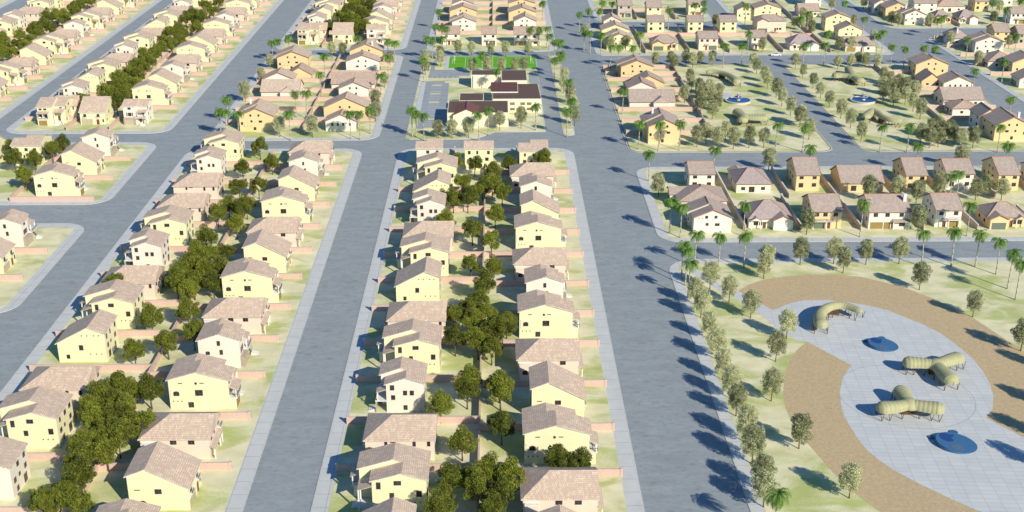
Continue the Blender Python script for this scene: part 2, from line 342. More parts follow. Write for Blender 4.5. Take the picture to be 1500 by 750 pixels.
OLIVE=[(56.0,320.4),(56.4,311.4),(56.3,298.1),(56.4,286.1),(56.1,274.6),(56.4,264.8),(56.2,256.2),(56.2,244.1),(55.9,234.9),(55.8,224.0),(55.0,218.0),(62.1,331.2),(66.0,321.7),(70.2,311.2),(77.3,297.8),(71.5,284.3),(66.0,263.3),(67.7,241.2),(73.7,221.1),(123.2,329.9),(132.1,310.9),(81.7,345.3),(79.4,338.8),(92.8,349.6),(103.2,350.0),(104.2,342.8),(112.9,349.3),(123.3,349.8),(137.1,289.6),(56.9,412.9),(102.2,442.6),(100.7,375.1),(175.6,445.1),(141.0,410.3),(146.1,405.1),(155.9,410.9),(129.9,407.5),(167.8,407.8),(172.2,410.7),(176.9,407.7),(138.1,377.9),(91.9,575.6),(90.4,561.1),(92.9,554.6),(91.1,541.0),(95.0,544.6),(97.7,553.3),(99.7,540.9),(89.3,525.7),(95.2,532.6),(96.8,525.6),(92.4,513.2),(84.2,539.9),(128.1,606.5),(127.5,594.8),(128.1,577.9),(126.9,565.8),(127.5,549.2),(126.9,534.6),(127.2,518.4),(128.1,504.1),(148.8,604.8),(148.2,586.0),(148.3,565.6),(147.5,547.7),(147.5,531.9),(147.9,513.7),(148.0,498.6),(169.9,604.5),(176.7,605.9),(181.7,610.3),(184.2,605.8),(189.6,604.2),(184.4,575.8),(185.6,569.1),(178.2,554.8),(174.2,541.2),(181.4,549.7),(184.8,548.5),(189.3,556.0),(176.7,533.9),(182.6,536.3),(189.1,543.4),(182.5,524.5),(181.6,512.1),(187.1,561.2),(170.0,475.2),(176.7,483.9),(180.4,485.8),(172.0,470.4),(175.8,471.3),(181.1,478.9),(184.1,482.8),(183.1,474.0),(184.5,470.2),(189.3,470.1),(92.4,481.0),(84.0,477.2),(79.7,472.5),(87.6,470.5),(93.6,469.4),(100.2,471.2),(127.4,500.9),(126.8,482.5),(106.1,471.2),(147.5,480.3),(79.4,610.1),(87.5,611.5),(88.5,604.0),(95.2,612.9),(97.8,606.9),(102.5,612.9),(108.6,612.8),(68.5,648.5),(125.1,704.2),(139.8,642.6),(180.2,725.8),(180.0,709.5),(173.4,697.8),(175.6,684.4),(170.0,701.7),(205.2,755.8),(204.9,705.2),(180.3,642.1),(187.2,643.7),(226.0,760.0),(204.6,664.1),(229.2,712.9),(231.3,706.9),(249.0,706.6),(304.4,745.6),(288.1,712.1),(243.4,654.9),(242.0,609.6),(272.9,649.3),(48.9,680.5),(60.2,648.6),(32.2,576.4),(32.7,539.3),(33.0,522.9),(32.8,505.3),(31.0,559.2),(-35.6,614.6),(-34.9,593.9),(-28.9,626.9),(-28.3,611.5),(-20.1,636.4),(-13.0,634.7),(-3.0,632.9),(4.7,632.8),(16.8,635.9),(-11.9,596.5),(-4.6,596.4),(2.4,596.3),(8.5,597.7),(13.2,597.6),(-23.9,486.4),(-18.4,486.3),(-11.7,486.2),(1.1,498.3),(10.0,500.3),(-113.6,544.8),(-89.0,489.2),(-75.5,488.0),(-112.6,580.9),(-113.2,609.5),(-85.1,632.4),(-79.5,632.3),(-53.8,614.8),(-52.8,569.4),(-53.6,532.1),(-51.8,511.8),(140.3,278.0),(133.1,258.6),(127.2,242.9),(120.8,231.4)]
PALM=[(-113.6,507.9),(-113.0,489.5),(-110.1,486.4),(-104.8,484.3),(-86.6,518.9),(-81.9,516.5),(-83.9,484.0),(-80.3,553.3),(-59.6,485.8),(-55.7,484.7),(-52.3,493.0),(-113.8,621.9),(-111.2,625.1),(-106.8,630.0),(-83.6,590.7),(-55.4,624.4),(-52.0,621.1),(-70.8,629.5),(-52.4,587.4),(-52.9,551.6),(-34.9,580.0),(-34.7,488.6),(-33.0,488.5),(-29.7,483.3),(-32.6,702.2),(-32.9,656.5),(-35.3,625.8),(-33.0,627.4),(-29.5,652.9),(-26.6,652.9),(-27.9,632.3),(26.9,722.3),(17.5,648.8),(22.5,648.8),(26.7,654.0),(-7.2,592.7),(-0.2,558.9),(-7.4,482.0),(-3.6,490.3),(16.1,497.5),(26.9,631.6),(29.6,623.3),(31.8,616.8),(31.2,592.2),(27.5,582.0),(31.2,584.9),(31.6,537.9),(31.4,503.8),(28.6,487.8),(46.6,693.2),(52.5,701.2),(58.5,703.1),(62.3,726.2),(67.7,724.0),(46.0,645.0),(48.9,639.8),(54.4,638.0),(56.6,605.5),(60.9,608.6),(68.1,608.5),(75.0,637.7),(97.8,700.6),(116.0,721.2),(121.4,725.5),(117.5,700.4),(113.2,607.9),(123.0,610.9),(144.2,714.5),(131.4,638.8),(167.4,676.2),(175.2,691.6),(204.0,722.3),(202.4,677.7),(172.2,636.5),(154.0,610.6),(164.3,610.4),(198.4,636.2),(203.3,643.0),(242.2,673.4),(247.0,680.9),(291.0,723.3),(290.9,702.3),(307.7,723.1),(197.1,606.9),(203.6,606.8),(213.1,606.7),(218.0,605.1),(241.7,625.6),(268.4,630.3),(240.9,575.1),(221.3,558.8),(218.8,509.3),(54.6,521.8),(56.1,470.3),(63.7,468.2),(72.0,468.1),(55.6,430.5),(80.1,436.1),(110.0,467.6),(120.3,465.6),(115.3,435.7),(150.7,465.2),(161.4,465.1),(156.4,437.7),(197.1,464.6),(189.3,437.3),(56.2,377.0),(59.2,373.0),(79.8,374.0),(60.1,348.5),(67.5,348.4),(75.0,347.2),(54.9,339.5),(55.3,334.1),(54.8,325.2),(117.6,372.9),(156.9,403.1),(161.4,408.4),(152.5,373.1),(129.5,347.6),(138.6,347.5),(146.0,347.4),(150.0,341.1),(149.3,330.3),(148.6,322.5),(54.3,205.5)]
RH=[('R1n','two','N',68.9,78.0,420.5,12,6.0,8.6,'white','tan',''),
('R1n','ranch','N',85.3,97.5,416.9,17,3.3,7.0,'cream','purple',''),
('R1n','two','N',106.9,115.2,418.5,16,6.2,10.0,'honey','tan',''),
('R1n','long','N',122.9,138.1,417.5,15,3.4,7.4,'honey','tan','y'),
('R1n','two','N',146.0,153.3,417.7,16,6.2,10.0,'honey','tan',''),
('R1n','two','N',161.2,171.0,419.7,14,6.0,9.2,'white','tan',''),
('R1n','two','N',179.3,186.7,418.0,16,6.2,10.0,'honey','tan',''),
('R1n','two','N',192.3,200.2,417.8,13,6.2,8.8,'white','tan',''),
('R1s','ranch','W',60.0,78.5,397.9,14,3.6,7.0,'white','tan',''),
('R1s','two','W',62.6,76.4,377.0,12,5.3,8.2,'white','tan','s'),
('R1s','ranch','S',83.0,97.1,379.2,16,3.3,7.4,'white','purple','g'),
('R1s','two','S',103.6,113.3,380.9,14,6.0,9.4,'honey','tan','b'),
('R1s','two','S',122.3,135.6,380.3,14,6.0,9.4,'white','tan','cw'),
('R1s','two','S',144.7,153.3,381.7,14,6.0,9.2,'white','tan','b'),
('R1s','ranch','S',162.0,174.8,379.2,13,3.4,6.8,'honey','tan','g'),
('R2w','two','W',58.5,75.3,585.2,11,6.0,9.2,'honey','tan','s'),
('R2w','long','W',63.9,77.9,564.1,10,3.2,6.6,'honey','tan','y'),
('R2w','two','W',59.9,72.7,552.9,10,3.6,6.4,'white','tan','y'),
('R2w','long','W',58.6,78.5,530.4,13,3.4,7.2,'cream','tan','x'),
('R2w','two','W',59.3,73.6,477.5,16,7.0,10.3,'honey','tan','cs'),
('R2e','two','E',203.5,219.2,588.2,12,6.0,9.2,'honey','tan','s'),
('R2e','long','E',199.6,208.9,566.6,10,3.2,6.6,'honey','brown','y'),
('R2e','two','E',207.6,221.3,559.7,11,3.8,6.8,'white','tan','y'),
('R2e','long','E',198.4,216.4,532.4,13,3.4,7.2,'cream','tan','x'),
('R2e','ranch','E',197.3,210.9,517.5,10,3.2,5.8,'white','brown',''),
('R2e','two','E',200.2,208.7,494.4,11,6.2,9.0,'white','tan','x'),
('R2e','two','E',201.3,215.7,479.9,15,6.4,9.8,'honey','tan','c'),
('R3w','two','W',57.0,71.9,648.7,12,5.8,8.8,'pale','tan','s'),
('R3w','two','W',57.6,72.6,673.3,11,5.6,8.4,'pale','tan',''),
('R3w','two','W',60.7,70.5,698.8,11,5.4,8.0,'cream','tan',''),
('R3n','tall','N',84.3,93.4,686.8,12,7.4,9.6,'pale','tan',''),
('R3n','tall','N',106.8,115.2,686.5,12,7.4,9.6,'pale','tan',''),
('R3n','tall','N',124.8,133.9,686.3,12,7.4,9.6,'pale','tan',''),
('R3n','tall','E',151.4,167.1,724.9,12,7.4,9.8,'pale','tan','x'),
('R3s','ranch','S',82.2,96.3,646.8,13,3.4,6.8,'honey','tan','g'),
('R3s','two','S',107.1,117.2,648.1,12,6.2,8.6,'pink','tan','h'),
('R3s','two','S',135.5,143.1,650.2,12,6.2,8.6,'cream','tan','b'),
('R3s','ranch','S',146.6,163.5,692.1,13,6.0,8.6,'pink','tan',''),
('R3s','ranch','S',155.5,170.3,645.0,14,3.3,7.4,'white','purple','g'),
('R3s','tall','E',186.0,200.0,695.3,10,7.6,10,'pale','tan','x'),
('R3s','two','E',186.9,199.6,670.0,10,6.0,8.8,'pale','tan','x'),
('R3s','long','S',183.9,199.4,643.0,12,3.4,6.8,'cream','tan','y'),
('R3s','long','S',180.8,193.0,736.9,12,3.4,6.8,'cream','brown','y'),
('R3s','tall','E',192.0,201.8,769.3,11,7.4,9.6,'white','tan',''),
('R5','two','W',141.7,151.8,727.1,11,6.0,8.6,'pale','tan',''),
('R5','tall','S',114.9,123.1,739.8,11,7.0,9.4,'pale','tan','b'),
('R4','tall','S',88.9,97.4,730.8,11,7.0,9.6,'pale','tan',''),
('R4','tall','S',72.4,80.6,737.2,11,7.0,9.6,'stone','tan','h'),
('R3e','ranch','W',243.6,255.4,658.9,15,3.4,7.2,'white','purple','c'),
('R3e','two','W',249.1,265.5,637.9,12,6.0,9.0,'white','tan','s'),
('R3e','two','N',270.3,278.4,663.8,12,6.0,9.0,'honey','tan',''),
('R3e','two','N',281.3,289.4,658.5,12,6.0,9.0,'stone','tan',''),
('R3e','ranch','W',243.3,259.6,605.4,13,3.4,7.2,'cream','tan',''),
('R3e','two','W',251.7,267.5,591.0,12,6.0,9.2,'honey','tan','b'),
('R3e','two','W',245.4,257.6,565.7,10,4.0,7.0,'white','tan','y'),
('R6','two','W',231.0,245.6,732.1,12,6.0,9.0,'honey','tan',''),
('R6','two','W',235.0,248.1,711.9,11,6.0,8.8,'white','tan','cs'),
('R6','two','N',252.7,266.3,746.5,12,6.2,8.6,'white','tan',''),
('R6','ranch','N',268.2,285.2,750.6,13,3.3,6.6,'cream','brown',''),
('R6','ranch','S',255.7,265.3,715.6,13,3.4,6.6,'honey','tan','g'),
('R6','ranch','S',269.4,279.7,713.5,14,3.4,7.0,'white','purple','g'),
('R6','two','N',291.8,300.2,752.5,12,6.2,9.0,'honey','tan',''),
('R6','two','S',299.1,308.3,715.1,11,6.0,8.6,'white','tan','b'),
('R6','two','N',313.1,321.7,770.0,12,6.0,8.6,'white','tan',''),
('R6','two','W',227.7,236.7,744.7,12,6.0,8.6,'white','tan',''),
('L1nw','two','W',-108.2,-92.9,497.2,14,6.6,10.0,'honey','tan','cs'),
('L1nw','long','W',-107.3,-89.9,550.1,13,3.4,7.2,'cream','tan','x'),
('L1nw','two','W',-110.0,-95.9,571.4,10,3.8,6.8,'white','tan','y'),
('L1nw','long','W',-100.3,-89.1,583.1,10,3.2,6.4,'honey','brown','y'),
('L1nw','two','W',-110.2,-93.6,605.5,13,6.2,9.4,'honey','tan','s'),
('L1ne','two','E',-71.2,-58.6,497.2,8,4.2,7.0,'white','tan','y'),
('L1ne','two','E',-74.1,-55.7,514.4,10,5.4,9.6,'honey','tan',''),
('L1ne','two','E',-71.7,-58.3,548.4,9,5.0,7.8,'white','tan','y'),
('L1ne','long','E',-76.9,-56.9,563.3,14,3.6,7.4,'cream','brown','x'),
('L1ne','two','E',-74.1,-57.8,599.3,11,5.6,8.6,'white','tan','s'),
('L1ne','two','E',-74.6,-58.3,621.2,11,6.0,9.4,'honey','tan','c'),
('Cns','two','S',-29.0,-20.1,662.3,12,6.0,8.8,'cream','brown','b'),
('Cns','two','S',-8.0,-0.2,661.2,12,6.0,8.8,'white','brown','b'),
('Cns','two','S',9.4,23.0,660.1,12,6.0,8.8,'white','brown','w'),
('Cnw','two','W',-26.4,-11.8,694.2,12,6.0,8.8,'white','tan','cs'),
('Cnw','two','W',-27.3,-11.7,721.1,11,7.0,9.8,'honey','tan',''),
('Cnw','two','W',-26.5,-14.2,745.8,10,6.6,9.0,'cream','tan',''),
('Cne','two','E',9.8,22.2,695.7,11,6.0,8.8,'white','tan','y'),
('Cne','two','E',7.0,22.8,716.7,12,7.0,9.8,'honey','tan',''),
('Cne','two','E',7.3,22.9,745.3,11,7.0,9.4,'honey','tan','c')]
PLAZA=[(77.5,316.2),(83.3,320.8),(88.3,323.1),(94.2,323.1),(99.7,321.6),(104.9,319.1),(109.8,315.8),(116.5,306.7),(119.7,300.6),(121.5,293.9),(123.0,285.5),(123.0,278.2),(122.3,271.6),(120.9,265.6),(118.2,258.8),(115.0,254.6),(120.4,245.4),(126.5,237.6),(131.5,228.5),(120.1,203.7),(112.0,203.8),(99.9,215.4),(95.8,219.7),(90.1,226.6),(86.5,231.8),(84.4,236.1),(82.9,240.5),(82.2,245.3),(81.9,251.2),(81.7,255.3),(82.1,259.3),(83.8,267.8),(86.7,275.7),(90.5,282.0),(82.4,296.0)]
MULCH1=[(70.1,329.7),(74.4,334.7),(79.6,338.2),(85.5,340.2),(92.7,341.7),(100.9,341.6),(108.7,339.9),(118.6,332.6),(125.3,323.6),(132.0,310.5),(134.5,301.3),(137.9,289.2),(139.9,276.9),(138.5,263.6),(133.7,248.9),(126.5,237.6),(120.4,245.4),(115.0,254.6),(118.2,258.8),(120.9,265.6),(122.3,271.6),(123.0,278.2),(123.0,285.5),(121.5,293.9),(119.7,300.6),(116.5,306.7),(109.8,315.8),(104.9,319.1),(99.7,321.6),(94.2,323.1),(88.3,323.1),(83.3,320.8),(77.5,316.2)]
MULCH2=[(82.4,296.0),(90.5,282.0),(86.7,275.7),(83.8,267.8),(82.1,259.3),(81.7,255.3),(81.9,251.2),(82.2,245.3),(82.9,240.5),(84.4,236.1),(86.5,231.8),(90.1,226.6),(95.8,219.7),(99.9,215.4),(112.0,203.8),(90.4,204.1),(83.7,208.8),(78.7,216.1),(75.2,223.3),(72.8,231.2),(70.9,240.3),(69.0,249.1),(68.7,258.8),(69.4,265.5),(71.0,272.2),(73.0,278.8),(75.4,285.3),(78.7,291.2)]
PATH=[(56.9,348.0),(59.4,349.1),(66.5,333.3),(70.1,329.7),(77.5,316.2),(82.4,296.0),(79.9,296.5),(76.3,303.3),(74.1,311.2),(70.2,321.0),(64.1,330.8)]
PAV1=[(87.1,299.7),(87.8,305.7),(90.2,310.6),(93.7,313.3),(97.1,313.2),(100.6,309.1)]
PAV2=[[(110.3,277.2),(106.4,278.0),(102.2,278.4)],[(110.3,277.2),(114.9,279.8),(118.5,281.3)],[(110.3,277.2),(110.9,272.1),(111.5,267.4)]]
PAV3=[[(97.2,256.8),(93.3,255.5),(88.9,254.9)],[(97.2,256.8),(97.3,261.1),(97.2,264.8)],[(97.2,256.8),(100.9,255.4),(104.8,254.1)]]
PAV4=[(112.8,567.4),(112.7,573.9),(111.5,580.6),(108.9,586.0),(105.3,588.8),(101.7,588.9)]
PAV5=[[(105.0,507.0),(103.5,517.7)],[(105.0,507.0),(109.2,505.9),(114.7,505.8)],[(105.0,507.0),(102.7,500.7)]]
PAV6=[[(169.9,577.2),(165.7,579.9),(160.7,580.0)],[(169.9,577.2),(172.6,593.5),(172.5,589.3)],[(169.9,577.2),(171.0,571.9),(171.9,567.9)]]
PAV7=[(156.1,506.3),(161.7,515.9),(163.4,513.7),(163.9,507.3),(165.9,502.0),(170.2,500.9)]
g_car=(145.3,634.2)
SKY,SUN,EXPO=.084,4.9,0.2
# ------------------------------------------------------------------ houses
# local frame: front wall on y=0 facing -y, rear wall at y=D, x centred
def sbox(mb, side, c, z, w, h, a, b, W, D, m, f0=0):
    """box lying on a wall: a..b = distance out of the wall plane"""
    if side=='F': mb.box(c-w/2,c+w/2,f0-b,f0-a,z-h/2,z+h/2,m)
    elif side=='B': mb.box(c-w/2,c+w/2,D+a,D+b,z-h/2,z+h/2,m)
    elif side=='L': mb.box(-W/2-b,-W/2-a,c-w/2,c+w/2,z-h/2,z+h/2,m)
    else: mb.box(W/2+a,W/2+b,c-w/2,c+w/2,z-h/2,z+h/2,m)
def window(sx, W, D, side, c, z, w=1.1, h=1.3, style='', f0=0):
    g=MB(sx); fr=MB(sx)
    if style=='arch':
        n=8; loop=[(c-w/2,z-h/2),(c+w/2,z-h/2)]+[(c+w/2*math.cos(PI*i/n), z+h/2-w/2*.55+w/2*.75*math.sin(PI*i/n)) for i in range(n+1)]
        if side in 'LX':
            x=-W/2 if side=='L' else W/2; s_=-1 if side=='L' else 1
            g.prism_x(loop, min(x,x+s_*.03), max(x,x+s_*.03), 'glass')
        else:
            y=f0 if side=='F' else D; s_=-1 if side=='F' else 1
            g.prism_y(loop, min(y,y+s_*.03), max(y,y+s_*.03), 'glass')
    else: sbox(g,side,c,z,w,h,0,.02,W,D,'glass',f0)
    if style not in ('vent','hole'):
        t=.07
        if w>1.0 or style=='arch': sbox(fr,side,c,z,t,h,.021,.05,W,D,'frame',f0)
        if style!='arch':
            sbox(fr,side,c,z+h/2+t/2,w+2*t,t,0,.06,W,D,'frame',f0)
        sbox(fr,side,c,z-h/2-.05,w+.3,.1,0,.12,W,D,'trim',f0)
        for e in (-1,1): sbox(fr,side,c+e*(w/2+t/2),z,t,h,0,.05,W,D,'frame',f0)
        subs=[('window_frame', fr.mesh('window_frame'))]
    else: subs=[]
    nm={'vent':'vent_slot','hole':'vent_hole'}.get(style,'window')
    return (nm, g.mesh(nm), subs)
def holes(sx,W,D,side,cs,z,f0=0):
    g=MB(sx)
    for c in cs: sbox(g,side,c,z,.28,.30,0,.02,W,D,'glass',f0)
    return ('vent_holes', g.mesh('vent_holes'), [])

def roof_gable(sx, pts, x0, x1, th, mat, trim='trim', ov=.4):
    r=MB(sx); r.slope_x([(y,z+.14) for y,z in pts], x0-ov, x1+ov, th, mat)
    t=MB(sx); t.slope_x(pts, x0-ov+.06, x1+ov-.06, .14, trim)
    return r.mesh('roof'), t.mesh('roof_trim')

def house_T1(sx=1, full=True):
    W,D=10.5,14.2; parts=[]; w='yellow'; xs=.9
    hw=MB(sx)
    A=[(0,0),(0,7.7),(7.2,9.8),(D,7.75),(D,0)]
    B=[(3.0,0),(3.0,7.46),(9.2,9.26),(D,7.75),(D,0)]
    hw.prism_x(A,-W/2,xs,w)
    B2=[(3.0,0),(3.0,7.45),(9.2,9.24),(D-.02,7.72),(D-.02,0)]
    hw.prism_x(B2,xs-.3,W/2,w)
    parts.append(('wall',hw.mesh('wall'),[]))
    kf=2.1/7.2; kr=2.05/(D-7.2)
    ra=[(-.5,7.7-.5*kf),(7.2,9.8),(D+.45,7.75-.45*kr)]
    rb=[(2.5,7.46-.5*kf),(9.2,9.8-2*kr),(D+.45,7.75-.45*kr)]
    r=MB(sx); r.slope_x([(y,z+.14) for y,z in ra],-W/2-.4,xs+.25,.16,'tanx'); r.slope_x([(y,z+.14) for y,z in rb],xs+.25,W/2+.4,.16,'tanx')
    t=MB(sx); t.slope_x(ra,-W/2-.34,xs+.2,.14,'trim'); t.slope_x(rb,xs+.2,W/2+.34,.14,'trim')
    parts.append(('roof',r.mesh('roof'),[('roof_trim',t.mesh('roof_trim'))]))
    d=lambda f:D*(1-f)   # fraction from the rear
    Lw=[('L',d(.12),4.1,1.25,1.1,'arch'),('L',d(.50),4.3,1.7,1.5,''),('L',d(.35),1.1,1.2,1.4,''),('L',d(.20),6.9,1.0,.22,'vent'),('L',d(.56),6.9,1.0,.22,'vent'),('L',d(.46),6.85,.55,.6,'hole')]
    Xw=[('X',3.0+11.2*.12,6.3,.8,1.6,''),('X',3.0+11.2*.47,6.9,1.4,1.0,''),('X',3.0+11.2*.36,3.9,.85,1.3,''),('X',3.0+11.2*.86,4.3,1.0,1.4,''),('X',3.0+11.2*.12,1.4,.85,1.3,'')]
    Bw=[('B',-3.4,6.2,1.2,1.2,''),('B',-.2,6.2,1.2,1.2,''),('B',3.2,6.2,.7,1.2,''),('B',-3.2,3.6,1.2,1.2,''),('B',.8,3.6,.7,.9,''),('B',3.3,3.6,1.2,1.2,''),('B',-2.4,1.2,1.8,2.1,''),('B',2.2,1.3,1.1,1.3,'')]
    Fw=[('F',-4.0,6.6,1.3,.8,''),('F',-2.0,6.6,1.3,.8,''),('F',-4.0,4.1,1.4,1.3,''),('F',-1.8,3.9,1.5,2.0,'')]
    for a in Lw+Xw+Bw+Fw: parts.append(window(sx,W,D,*a))
    parts.append(window(sx,W,D,'F',3.6,6.3,1.2,.9,'',3.0))
    parts.append(holes(sx,W,D,'L',(d(.06),d(.13),d(.20)),2.1)); parts.append(holes(sx,W,D,'X',(3+11.2*.68,3+11.2*.78,3+11.2*.88),2.3))
    # raised surround of the arched window
    s=MB(sx); c=d(.12)
    s.box(-W/2-.16,-W/2,c-1.35,c+1.35,5.15,5.33,'trim'); s.box(-W/2-.10,-W/2,c+1.25,c+1.35,3.0,5.14,'trim'); s.box(-W/2-.12,-W/2,c-1.35,c+1.35,2.9,2.98,'trim')
    parts.append(('window_surround',s.mesh('window_surround'),[]))
    # garage block with balcony over it
    g=MB(sx); g.box(-W/2+.1,-.6,-1.5,0,0,2.75,w); parts.append(('garage_block',g.mesh('garage_block'),[]))
    g=MB(sx); g.box(-4.7,-1.2,-1.56,-1.503,0,2.2,'garage'); 
    for i in range(4): g.box(-4.7,-1.2,-1.58,-1.561,.3+i*.5,.33+i*.5,'dtrim')
    parts.append(('garage_door',g.mesh('garage_door'),[]))
    b=MB(sx); b.box(-W/2,-.3,-1.9,0,2.76,2.95,'trim')
    rl=MB(sx)
    for i in range(12): rl.box(-W/2+.1+i*.425,-W/2+.15+i*.425,-1.86,-1.81,2.96,3.85,'rail')
    rl.box(-W/2+.05,-.35,-1.88,-1.79,3.86,3.94,'rail'); rl.box(-W/2+.05,-W/2+.12,-1.78,-.05,3.86,3.94,'rail'); rl.box(-.42,-.35,-1.78,-.05,3.86,3.94,'rail')
    parts.append(('balcony',b.mesh('balcony'),[('railing',rl.mesh('railing'))]))
    for x in (-5.0,-2.7,-.5):
        c=MB(sx); c.box(x-.13,x+.13,-1.75,-1.49,2.96,5.05,'trim'); parts.append(('column',c.mesh('column'),[]))
    c=MB(sx); c.slope_x([(-2.1,5.06),(0,5.75)],-W/2-.1,-.2,.16,'rosex'); parts.append(('balcony_canopy',c.mesh('balcony_canopy'),[]))
    # porch
    c=MB(sx); c.slope_x([(-.1,5.2),(2.98,6.15)],.95,W/2+.2,.16,'rosex'); parts.append(('porch_roof',c.mesh('porch_roof'),[]))
    for x in (1.5,4.9):
        c=MB(sx); c.box(x-.15,x+.15,0,.3,0,5.15,'trim'); parts.append(('column',c.mesh('column'),[]))
    c=MB(sx); c.box(2.0,3.0,2.94,2.997,.9,3.0,'door'); parts.append(('door',c.mesh('door'),[]))
    c=MB(sx)
    for i in range(5): c.box(1.5,3.6,-1.6+i*.45,2.99,.18*i,.18*(i+1),'trim')
    parts.append(('steps',c.mesh('steps'),[]))
    return parts
def house_T2(sx=1, full=True):
    W,D=9.6,10.4; parts=[]; w='cream'; xs=.8
    hw=MB(sx)
    hw.prism_x([(0,0),(0,7.9),(4.7,9.55),(D,7.7),(D,0)],-W/2,xs,w)
    hw.prism_x([(1.5,0),(1.5,7.43),(6.2,9.0),(D-.02,7.67),(D-.02,0)],xs-.3,W/2,w)
    parts.append(('wall',hw.mesh('wall'),[]))
    kf=1.65/4.7; kr=1.85/(D-4.7)
    ra=[(-.5,7.9-.5*kf),(4.7,9.55),(D+.45,7.7-.45*kr)]
    rb=[(1.0,7.44-.5*kf),(6.2,9.55-1.5*kr),(D+.45,7.7-.45*kr)]
    r=MB(sx); r.slope_x([(y,z+.14) for y,z in ra],-W/2-.4,xs+.25,.16,'tanx'); r.slope_x([(y,z+.14) for y,z in rb],xs+.25,W/2+.4,.16,'tanx')
    t=MB(sx); t.slope_x(ra,-W/2-.34,xs+.2,.14,'trim'); t.slope_x(rb,xs+.2,W/2+.34,.14,'trim')
    parts.append(('roof',r.mesh('roof'),[('roof_trim',t.mesh('roof_trim'))]))
    d=lambda f:D*(1-f)
    ws=[('L',d(.50),6.9,.7,1.3,''),('L',d(.55),4.4,.7,1.3,''),('L',d(.22),4.2,.95,.9,'arch'),
        ('X',1.5+8.9*.16,6.5,.9,1.3,''),('X',1.5+8.9*.5,5.1,.85,1.2,''),('X',1.5+8.9*.68,5.1,.85,1.2,''),('X',1.5+8.9*.18,3.9,.85,1.2,''),('X',1.5+8.9*.5,1.2,.85,1.2,''),
        ('B',-3.0,6.3,1.1,1.2,''),('B',.6,6.3,1.1,1.2,''),('B',-3.0,3.7,1.1,1.2,''),('B',.4,3.7,.8,.9,''),('B',3.0,3.7,1.1,1.2,''),('B',-2.2,1.2,1.6,2.0,''),('B',2.2,1.3,1.0,1.2,''),
        ('F',-2.2,6.8,1.3,.9,''),('F',-2.2,4.3,1.5,1.5,''),('F',3.0,4.6,1.2,1.1,'')]
    for a in ws:
        f0=1.5 if (a[0]=='F' and a[1]>xs) else 0
        parts.append(window(sx,W,D,*a,f0))
    for x in (-3.4,-1.0):
        s=MB(sx); s.box(x-.22,x+.22,-.07,0,3.5,5.1,'frame'); parts.append(('shutter',s.mesh('shutter'),[]))
    g=MB(sx); g.box(-W/2+.05,-.2,-1.0,0,0,3.0,'stone'); parts.append(('stone_base',g.mesh('stone_base'),[]))
    g=MB(sx); g.box(-4.3,-1.0,-1.06,-1.003,0,2.2,'garageb'); parts.append(('garage_door',g.mesh('garage_door'),[]))
    b=MB(sx); b.box(-.1,W/2+.1,-1.2,1.5,2.9,3.1,'trim'); rl=MB(sx)
    for i in range(11): rl.box(0+i*.45,.05+i*.45,-1.15,-1.1,3.11,3.95,'rail')
    rl.box(0,W/2+.05,-1.17,-1.08,3.96,4.03,'rail')
    parts.append(('balcony',b.mesh('balcony'),[('railing',rl.mesh('railing'))]))
    c=MB(sx); c.slope_x([(-.9,5.3),(1.48,6.0)],.85,W/2+.2,.16,'rosex'); parts.append(('balcony_canopy',c.mesh('balcony_canopy'),[]))
    for x in (1.1,4.6):
        c=MB(sx); c.box(x-.13,x+.13,-.7,-.44,3.1,5.2,'trim'); parts.append(('column',c.mesh('column'),[]))
    for x in (.2,4.6):
        c=MB(sx); c.box(x-.2,x+.2,-1.15,-.75,0,2.89,'stone'); parts.append(('stone_pier',c.mesh('stone_pier'),[]))
    c=MB(sx); c.box(1.2,2.2,1.44,1.497,.4,2.5,'door'); parts.append(('door',c.mesh('door'),[]))
    c=MB(sx)
    for i in range(4): c.box(2.4,4.3,-3.0+i*.5,-1.2,.16*i,.16*(i+1),'trim')
    parts.append(('steps',c.mesh('steps'),[]))
    return parts
